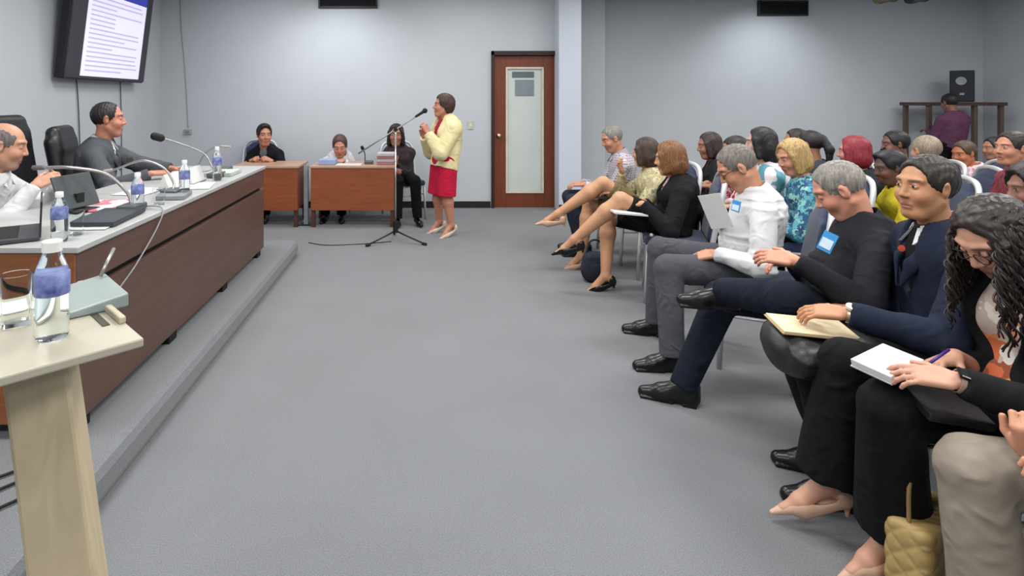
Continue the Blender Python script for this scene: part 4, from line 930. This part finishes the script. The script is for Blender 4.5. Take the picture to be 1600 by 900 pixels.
H = human('person with grey hair in a plaid shirt at the far end of the front row', (1.92, 5.58), 172, lod=1, pelvis=(0, 0, .53), head=(P, 956, 217, 5.55), hd=(14, 22, 0), skin='#b58066', hair=('crop', '#77726e'), ls=1.05,
  hands=[dict(w=(.33, .08, .68)), dict(w=(.34, -.06, .68))], feet=[dict(a=(F, 912, 5.5, .09), kn=(1, .1, .8)), dict(a=(F, 905, 5.75, .09))],
  top=dict(kind='shirt', m=pattern('plaid_grey', ['#4a4654', '#9a94a0', '#c9c4c8', '#7a6a78'], 14, kind='plaid')), collar=mat('plaid_collar', '#8e8894'), bottom=dict(kind='trousers', m=cl('jeans', '#232836')), shoes=OX, seed=8)
chair(2.0, 5.58, 180, 'blue banquet chair at the far end of the front row')

# --- rows behind
def aud(label, px, py, Y, hd, hair, topm, skin='#b9856b', lod=2, fem=True, dx=.08, seedn=0, hs=1.0, hands=None, bottomm=None, collar=None, kind='shirt', yaw=160, chairlab=None, **k):
    hp = at(px, py, Y); x = hp[0]+dx
    t = dict(kind='shirt', m=topm) if kind == 'shirt' else dict(kind='jacket', m=topm, inner=k.pop('inner'))
    H = human(label, (x, Y), yaw, lod=lod, fem=fem, pelvis=(0, 0, .52), head=(P, px, py, Y), hd=hd, sw=.165 if fem else .18, skin=skin, hair=hair, hs=hs, hands=hands, top=t, collar=collar,
              bottom=dict(kind='trousers', m=bottomm or BLK2), shoes=dict(kind='oxford', m=SH_BLK), seed=seedn, group='seated audience behind the front row', **k)
    if chairlab: chair(x+.06, Y, yaw, chairlab)
    return H
aud('person in a black jacket with dark hair, farthest in the second row', 1108, 228, 5.45, (10, 10, 0), ('bob', '#2a1f1c'), cl('jacket_dark', '#1d1f22'), '#9a6a56', lod=1, seedn=11, kind='jacket', inner=cl('red_top', '#9a3040'), chairlab='blue banquet chair under the dark-jacketed person in the second row')
aud('person in a red and white floral top half hidden behind the white shirt', 1148, 236, 4.95, (12, 15, 0), ('short', '#1c1716'), pattern('red_floral', ['#b03048', '#d8c8c8', '#c8405a', '#8a2038'], 26), '#a97860', lod=1, seedn=12, chairlab='blue banquet chair under the red floral top', hands=[dict(w=(.26, .06, .75)), dict(w=(.28, -.06, .76))])
aud('person with long straight black hair in a pink and teal top', 1188, 224, 4.6, (-8, 4, 0), ('long', '#141215'), pattern('pink_teal', ['#d8c2cc', '#5a98a6', '#cfc6d0', '#e0d4da'], 9), '#c09a84', lod=1, seedn=13, chairlab='blue banquet chair under the person with long black hair')
aud('person with blond hair in a blue patterned blouse', 1238, 246, 4.2, (22, 20, 0), ('bobfull', '#a88a58'), pattern('blue_print', ['#2f6a86', '#58a0aa', '#1f3f66', '#84b8b0', '#2a527a'], 34), '#c58e74', lod=1, seedn=14, chairlab='blue banquet chair under the blue patterned blouse')
aud('person with dark hair behind the blond person, nearer the far wall', 1243, 222, 5.5, (0, 5, 0), ('short', '#2a2120'), cl('dark_mauve', '#3c3038'), '#9c705c', seedn=15, chairlab='blue banquet chair in the third row behind the blond person')
aud('person with a dark ponytail behind the blond person', 1264, 226, 5.1, (-30, 6, 0), ('pony', '#1c191b'), cl('slate', '#3a3c44'), '#a0745e', seedn=16, chairlab='blue banquet chair in the third row under the ponytailed person')
aud('person with bright red hair in a dark top', 1333, 238, 4.7, (-20, 5, 0), ('bobfull', '#7c1f2c'), cl('ink', '#1c2028'), '#b98470', seedn=17, chairlab='blue banquet chair under the red-haired person')
H = aud('person with black hair and a black face mask', 1398, 226, 5.2, (5, 8, 0), ('short', '#131315'), cl('ink2', '#20242c'), '#6e4a3e', seedn=18, chairlab='blue banquet chair under the masked person')
S = SDF(); S.frame(H['Rh'], H['hc']); S.ell((.045, 0, -.055), (.072, .068, .062)); S.ell((-.03, 0, -.03), (.07, .2, .2), op='s', k=.005); V, Q = S.mesh(.007); quad_obj('face_mask', V, Q, BLK, H['root'])
aud('person with black hair in a yellow top behind the navy suit', 1390, 262, 4.15, (12, 16, 0), ('high', '#15141a'), cl('yellow', '#c8b62c'), '#5e4036', hs=.95, seedn=19, chairlab='blue banquet chair under the yellow top')
aud('person with grey-blond hair in a white shirt, seen from behind', 1446, 236, 4.75, (-65, 5, 0), ('short', '#8a7c6c'), cl('white2', '#cfd0d2'), '#c08c76', fem=False, seedn=20, twist=-35, b=1.25, collar=WHT, chairlab='blue banquet chair under the grey-blond person in white')
aud('person with brown hair in a pink and white striped shirt', 1506, 240, 5.75, (25, 14, 0), ('short', '#4a3a2a'), pattern('pink_stripe', ['#d08a90', '#d8d4da', '#c05a68', '#aebccc'], 16, kind='noise'), '#b0704c', seedn=21, chairlab='blue banquet chair under the pink striped shirt')
aud('person with dark hair far back at the right', 1553, 232, 6.3, (10, 6, 0), ('short', '#1c1a1c'), cl('dusk', '#4a4a58'), '#a4765f', seedn=22, chairlab='blue banquet chair far back at the right')
aud('person in a burgundy shirt near the right edge', 1580, 232, 4.25, (22, 2, 0), ('short', '#2c2522'), pattern('burgundy', ['#6a1f2c', '#8c3440', '#4f1822'], 20, kind='noise'), '#b98068', lod=1, fem=False, seedn=23, chairlab='blue banquet chair under the burgundy shirt')
aud('person with dark curly hair at the right edge behind the curly-haired person', 1612, 296, 3.1, (5, 10, 0), ('afro', '#231e1c'), cl('dusk2', '#33333c'), '#8a6050', seedn=24, chairlab='blue banquet chair at the right edge of the second row')
chair(4.95, 5.15, 180, 'empty blue banquet chair with a rounded back among the rear rows')
# --- standing person at the far right corner
human('person in a dark purple jacket standing by the loudspeaker, back turned', (7.42, 8.05), 95, lod=1, seat=False, fem=True, pelvis=(0, 0, .9), head=(.02, 0, 1.45), hd=(0, 12, 0), hair=('short', '#17151a'), skin='#7a5444', hands=[dict(w=(.26, .05, 1.05), f=(1, 0, .1)), dict(w=(.26, -.05, 1.05), f=(1, 0, .1))],
  top=dict(kind='shirt', m=cl('purple', '#5c3850'), off=.02), bottom=dict(kind='trousers', m=BLK2), shoes=dict(kind='flat', m=SH_BLK), seed=30, ls=1.0, group=None)
# --- platform
H = human('bald person in a white shirt at the near end of the long desk', (-2.52, 3.25), 14, z0=.15, lod=0, pelvis=(0, 0, .53), head=(P, 8, 228, 3.25), hd=(8, 14, 0), b=1.12, belly=.04, hs=1.06, skin='#b98a70', hair=('bald', '#5c5552'), asc=1.05,
  hands=[dict(w=(P, 92, 286, 3.3), f=(.3, -.8, .4), b=(.9, .2, .4), curl=40, e=(-.1, .7, -.9)), dict(w=(P, 55, 289, 3.1), f=(.8, .55, .35), b=(.3, -.6, .8), curl=38, e=(-.1, -.7, -.9))],
  top=dict(kind='shirt', m=WHT, off=.016, fold=.01, fk=44), collar=WHT, bottom=dict(kind='trousers', m=GRYT), shoes=OX, spots=head_spots(brow='#4a403c', stub='#8f7468'), seed=31)
H = human('person in a dark grey suit with slicked dark hair at the long desk', (-2.46, 4.4), 16, z0=.15, lod=0, pelvis=(0, 0, .54), head=(P, 170, 187, 4.38), hd=(4, 2, 0), b=1.12, hs=1.08, skin='#b57a64', hair=('recede', '#1d1718'), asc=1.05,
  hands=[dict(w=(F, 268, 4.45, .965-.0), f=(1, -.2, 0)), dict(w=(F, 236, 4.15, .965), f=(1, .3, 0), b=(0, -.2, 1))],
  top=dict(kind='jacket', m=cl('suit_grey', '#4b4e53'), inner=WHT, vw=.045, vd=.2), collar=WHT, bottom=dict(kind='trousers', m=CHAR), shoes=OX, spots=head_spots(brow='#2a211f', stub='#a07062'), seed=32)
# --- small desks
human('person in a black jacket with clasped hands at the small desk', (-2.0, 7.52), -90, lod=1, pelvis=(0, 0, .53), hs=1.12, head=(P, 413, 211, 7.4), hd=(28, 4, 0), skin='#b57c64', hair=('high', '#1c1717'), hands=[dict(w=(P, 424, 251, 7.2), f=(.6, -.7, .35), b=(.5, .3, .8), curl=45), dict(w=(P, 392, 251, 7.2), f=(.6, .7, .35), b=(.5, -.3, .8), curl=45)],
  top=dict(kind='jacket', m=BLK, inner=cl('grey_shirt', '#6a6a70'), vw=.05, vd=.2), bottom=dict(kind='trousers', m=BLK2), shoes=OX, seed=33)
chair(-2.17, 7.56, -90, 'banquet chair behind the left small desk')
human('clerk in a white top bent over the small desk', (-1.06, 7.5), -90, lod=1, fem=True, pelvis=(0, 0, .5), hs=1.12, b=1.1, sw=.19, head=(P, 531, 228, 7.35), hd=(5, 24, 0), skin='#b9826c', hair=('short', '#4a342a'), hands=[dict(w=(.35, .12, .745), f=(1, -.3, 0)), dict(w=(.35, -.12, .745), f=(1, .3, 0))], top=dict(kind='shirt', m=WHT), collar=WHT, bottom=dict(kind='trousers', m=BLK2), shoes=dict(kind='flat', m=SH_BLK), spots=head_spots(closed=True), seed=34)
st = thing('stool', 'plain stool under the clerk in white', 'stool', (-1.06, 7.5, 0)); MB().lathe([(0, .4), (.17, .4), (.18, .42), (.17, .45), (0, .45)], n=20).build('seat', LEATH, st, smooth='auto')
for k in range(4): MB().tube([(.1*math.cos(k*PI/2), .1*math.sin(k*PI/2), .4), (.16*math.cos(k*PI/2), .16*math.sin(k*PI/2), 0)], .012, 8).build('leg', SILVER, st)
human('person in a dark patterned dress seated beside the small desk', (-.24, 7.25), -80, lod=1, fem=True, b=1.15, sw=.18, hs=1.08, pelvis=(0, 0, .52), head=(P, 619, 211, 7.15), hd=(-14, 2, 0), skin='#8f6250', hair=('long', '#1a1416'), hands=[dict(w=(P, 618, 255, 7.05), f=(-.2, -.4, 1), b=(.9, 0, .2), curl=50), dict(w=(.3, -.12, .66))], feet=[dict(a=(.42, .14, .1)), dict(a=(.42, -.1, .1))],
  top=dict(kind='shirt', m=pattern('dark_print', ['#1d171c', '#2c2228', '#3c2830', '#171418'], 40)), bottom=dict(kind='trousers', m=BLK2), shoes=dict(kind='flat', m=SH_BLK), seed=35)
chair(-.2, 7.34, -70, 'banquet chair under the person in the dark dress')
STW = human('standing person in a pale yellow jacket and red skirt speaking at the microphone', (.27, 6.38), 205, lod=0, seat=False, fem=True, pelvis=(.0, 0, .86), head=(P, 692, 166, 6.38), hd=(-14, -4, 0), sw=.17, skin='#b47a62', hair=('puff', '#3a2420'), ls=.842, b=1.06,
  hands=[dict(w=(P, 668, 207, 6.22), f=(.45, -.2, .9), b=(-.3, .9, .1), curl=50, e=(-.3, .5, -1)), dict(w=(P, 662, 213, 6.45), f=(.4, .2, .9), b=(-.2, -.9, .1), curl=50, e=(-.3, -.5, -1))],
  feet=[dict(a=(F, 705, 6.3, .125), d=(1, .15, -.35)), dict(a=(F, 687, 6.5, .125), d=(1, -.1, -.35))],
  top=dict(kind='jacket', m=cl('pale_yellow', '#d4cb9c'), inner=cl('pink_red', '#b02a48'), vw=.085, vd=.26, open=True, hem=.09, off=.03), bottom=dict(kind='skirt', m=cl('red_skirt', '#b01838'), f=1.12, rs=(.108, .104)), shoes=dict(kind='pump', m=mat('shoe_pale', '#d0bfae', .4), heel=.05), seed=36)

# ------------------------------------------------------------------ curly hair, written as many locks
def curly_hair(H):
    R, t = H['Rh'], H['hc']; rs = np.random.RandomState(3); mb = MB()
    S = SDF(); hair_sdf(S, R, t, 'bob', 1.02); V, Q = S.mesh(.006, CURLN, .006)
    HM = mat('hair_curly', '#2b2320', .42, var=.4, vscale=40); hb = quad_obj('hair', V, Q, HM, H['root'])
    n = 0
    while n < 360:
        az = rs.uniform(-PI, PI)
        if abs(az) < R_(38): continue
        el = rs.uniform(-.15, 1.2); d = np.array([math.cos(az)*math.cos(el), math.sin(az)*math.cos(el), math.sin(el)])
        p = R@(d*np.array([.1, .086, .096])+np.array([-.016, 0, .034]))+t; out = R@np.array([math.cos(az)*.6-.1, math.sin(az), .0]); L = rs.uniform(.2, .34)*(1 if el < .7 else .9); N = 26; ph = rs.rand()*6; cr = rs.uniform(.005, .011); pts = []
        drop = np.array([0, 0, -1.]); pos = p.copy(); v = unit(out*.35+drop*.5)
        for i in range(N):
            s = i/(N-1); v = unit(v*.7+drop*.3); pos = pos+v*L/N
            c = pos-(t+R@np.array([-.015, 0, -.02])); rad = np.linalg.norm(c*np.array([1, 1, .85]))
            if rad < .104: pos = pos+unit(c)*(.104-rad)
            a = ph+s*L*75; pts.append(pos+cr*min(1, s*4)*np.array([math.cos(a), math.sin(a), .3*math.sin(a)]))
        fr = R.T@(pts[len(pts)//2]-t)
        if fr[0] > .045 and abs(fr[1]) < .078: continue
        if fr[0] > .0 and fr[1] > 0 and n % 3 == 0: n += 1; continue
        mb.tube(pts, [.0052*(1-.55*(i/(N-1))**2) for i in range(N)], 5); n += 1
    o = mb.build('hair_curls', HM, H['root'], smooth=True); o['kind'] = 'stuff'
curly_hair(CURLY)
# ------------------------------------------------------------------ small things people hold or wear
def on(H, p, out, up, size, m, name, bevel=0):
    """flat piece worn on the clothes at local point p facing out"""
    x = unit(out); z = unit(np.array(up)-x*np.dot(up, x)); y = np.cross(z, x); return MB().box(p, size, np.stack([x, y, z], 1)).build(name, m, H['root'], bevel=bevel)
def worn_card(H, px, py, Y, out, up, w, h, label=None):
    p = H['pt'](('p', px, py, Y)); o = on(H, p, out, up, (.003, w, h), mat('badge_blue', '#3f93d2', .35, var=.05), 'name_badge'); x = unit(out)
    q = on(H, p+x*.0025+unit(up)*(-.008), out, up, (.002, w*.8, h*.5), mat('badge_pale', '#cfe2f2', .4, var=.05, vscale=60), 'badge_print'); q.parent = o; return o
worn_card(BLA, 1293, 378, 2.46, (.55, .8, .15), (-.45, 0, 1), .055, .085)
worn_card(WHI, 1150, 322, 3.14, (.6, .75, .1), (-.2, 0, 1), .045, .06)
p = NAV['pt'](('p', 1409, 388, 2.06)); MB().lathe([(0, 0), (.011, 0), (.011, .004), (0, .005)], p, 12, frame_from((0, 0, 1), (.6, .8, .1))).build('lapel_pin', mat('pin_red', '#b3402c', .4), NAV['root'])
def watch(H, i, strapm, facem, name='wrist_watch', back=.03, sq=False):
    wr, Rf = H['hand%d' % i]; a, el, w_, h = H['arms'][i]; d = unit(w_-el); c = w_-d*back*0+d*.0; pts = []
    y = unit(np.cross(Rf[:, 2], d)); z = np.cross(d, y); c = c-d*.012
    ring = [c+(math.cos(t)*y*.031+math.sin(t)*z*.027) for t in np.linspace(0, 2*PI, 21)[:-1]]; m = MB()
    vs = []; fs = []
    for k, q in enumerate(ring):
        o_ = unit(q-c); vs += [q-d*.011, q+o_*.003-d*.011, q+o_*.003+d*.011, q+d*.011]
    for k in range(20):
        for j in range(4): fs.append((k*4+j, k*4+(j+1) % 4, ((k+1) % 20)*4+(j+1) % 4, ((k+1) % 20)*4+j))
    s = m.add(vs, fs).build(name, strapm, H['root'], smooth='auto'); Rw2 = np.stack([d, y, z], 1)
    if sq: f = MB().box(c+z*.032, (.04, .034, .011), Rw2).build('watch_case', facem, s, bevel=.004)
    else: f = MB().lathe([(0, 0), (.019, 0), (.019, .009), (.016, .011), (0, .011)], c+z*.029, 18, Rw2).build('watch_case', facem, s, smooth='auto')
watch(CURLY, 0, mat('watch_strap_tan', '#8a7468', .6), mat('watch_black', '#0e0f12', .15), sq=True)
watch(NAV, 0, mat('watch_gold', '#c0b090', .3, .7), mat('watch_dial', '#e0d8c4', .3))
# notebook and pen of the curly-haired person
def held(name, label, cat, c, size, X, Z, m, bevel=0, group=None):
    x = unit(X); z = unit(np.array(Z, float)-x*np.dot(Z, x)); y = np.cross(z, x); Rm = Matrix(np.stack([x, y, z], 1).tolist()).to_4x4()
    o = MB().box((0, 0, 0), size).build(name, m, bevel=bevel); o.matrix_world = Matrix.Translation(Vector([float(v) for v in c]))@Rm; return tag(o, label, cat, group)
nbk = thing('notebook', 'white open notebook on the lap of the curly-haired person', 'notebook', (0, 0, 0))
c = at(1386, 566, 1.74); x = unit((-.25, 1, .0)); z = unit((-.25, -.12, 1)); z = unit(z-x*np.dot(z, x)); y = np.cross(z, x); Rk = np.stack([x, y, z], 1); nbk.location = c.tolist()
MB().box((0, 0, 0), (.12, .135, .02), Rk).build('page_block', PAPER, nbk, bevel=.002); MB().box(Rk@np.array([0, 0, -.013]), (.124, .14, .004), Rk).build('cover', mat('notebook_cover', '#b8b9bd', .6), nbk)
pn = thing('pen', 'purple pen in the hand of the curly-haired person', 'pen', (0, 0, 0)); a0 = at(1447, 571, 1.71); a1 = at(1483, 546, 1.72); pn.location = a0.tolist(); MB().tube([(a1-a0)*.1, a1-a0], .0042, 8).build('barrel', mat('pen_purple', '#4a2f86', .35), pn, smooth=True); MB().tube([(0, 0, 0), (a1-a0)*.1], [.001, .004], 8).build('nib', CHROME, pn)
held('black_folder', 'black folder under the notebook on the lap', 'folder', at(1478, 634, 1.66), (.17, .13, .025), (-.95, .1, .12), (-.1, -.25, 1), LEATH, .004)
held('paper_sheet', 'folded white paper held up by the person in white shirt', 'paper', at(1118, 330, 3.28), (.2, .15, .003), (-.35, .15, 1), (-.9, -.45, -.2), PAPER)
held('paper_pad', 'white pad on the lap of the person in black blazer', 'paper', at(976, 329, 4.32), (.24, .3, .012), (-1, 0, .08), (0, 0, 1), PAPER)
held('book', 'dark book on the lap of the person in beige', 'book', at(935, 305, 5.0), (.2, .24, .02), (-1, .1, .05), (0, 0, 1), mat('book_dark', '#43302c', .6), .002)
# document bag with folder on the navy suit lap
bg = thing('document_bag', 'soft black document bag on the lap of the navy suit', 'bag', (0, 0, 0)); S = SDF(); cb_ = at(1290, 548, 2.14); bg.location = cb_.tolist()
S.frame(frame_from((-1, .1, .04), (0, -.12, 1))); S.box((0, 0, 0), (.18, .15, .06), rnd=.058, k=.02); S.ell((-.08, .06, -.01), (.11, .11, .085), k=.05); S.ell((.1, -.02, -.02), (.1, .12, .075), k=.05); S.frame(); V, Q = S.mesh(.007, folds(77, 24), .012); quad_obj('bag_body', V, Q, LEATH, bg)
MB().tube(bez([(-.1, -.165, .02), (-.03, -.19, .03), (.06, -.17, -.02), (.12, -.15, -.04)], 6), .008, 6).build('strap', BLACK, bg, smooth=True)
fo = thing('folder', 'tan paper folder lying on the black document bag', 'folder', (0, 0, 0)); cf_ = at(1268, 512, 2.16); fo.location = cf_.tolist(); Rk = frame_from((-1, .12, .06), (0, -.1, 1)); MB().box((0, 0, 0), (.27, .15, .004), Rk).build('cover', mat('folder_tan', '#b79b6e', .6), fo); MB().box(Rk@np.array([0, 0, .006]), (.26, .145, .006), Rk).build('pages', mat('page_cream', '#d2c2a0', .7), fo)
# quilted handbag on the floor
hb = thing('quilted_handbag', 'beige quilted handbag with chain strap on the floor', 'handbag', (1.52, 1.72, 0), R_(25)); S = SDF(); S.box((0, 0, .14), (.13, .055, .13), rnd=.025, k=.01)
def quilt(Pq): a_ = Pq[:, 0]+Pq[:, 1]; return -np.minimum(np.abs(np.sin((a_+Pq[:, 2])*48)), np.abs(np.sin((a_-Pq[:, 2])*48)))**.5
V, Q = S.mesh(.004, quilt, .006); quad_obj('bag_body', V, Q, mat('bag_beige', '#a88f5c', .45, var=.08), hb)
MB().tube(bez([(-.11, 0, .25), (-.1, .0, .4), (0, .0, .46), (.1, 0, .4), (.11, 0, .25)], 8), .006, 6).build('strap', mat('strap_tan', '#8d6f4a', .5), hb, smooth=True); MB().box((0, -.06, .2), (.04, .012, .025)).build('clasp', mat('clasp_gold', '#b89a58', .3, .8), hb, bevel=.003)
# handbag on the floor between the bare-legged pair
S = SDF(); S.box((0, 0, .12), (.1, .07, .12), rnd=.05, k=.02); S.ell((0, 0, .1), (.12, .09, .1), k=.04); V, Q = S.mesh(.009, folds(5, 30), .006)
fb = thing('shoulder_bag', 'dark grey soft bag on the floor by the bare-legged pair', 'bag', (1.45, 4.75, 0)); quad_obj('bag_body', V, Q, cl('bag_grey', '#2b2f3a'), fb); MB().tube(bez([(-.08, 0, .2), (-.04, .02, .32), (.04, .02, .32), (.08, 0, .2)], 6), .008, 6).build('strap', BLACK, fb, smooth=True)
# gold buttons on the black blazer
for (px, py) in ((1019, 345), (1045, 358), (1018, 367)):
    p = BLZ['pt'](('p', px, py, 4.19)); MB().lathe([(0, 0), (.014, 0), (.012, .006), (0, .008)], p, 10, frame_from((0, 0, 1), (.3, 1, .1))).build('button', mat('button_pearl', '#d8d4c8', .3), BLZ['root'], smooth=True)
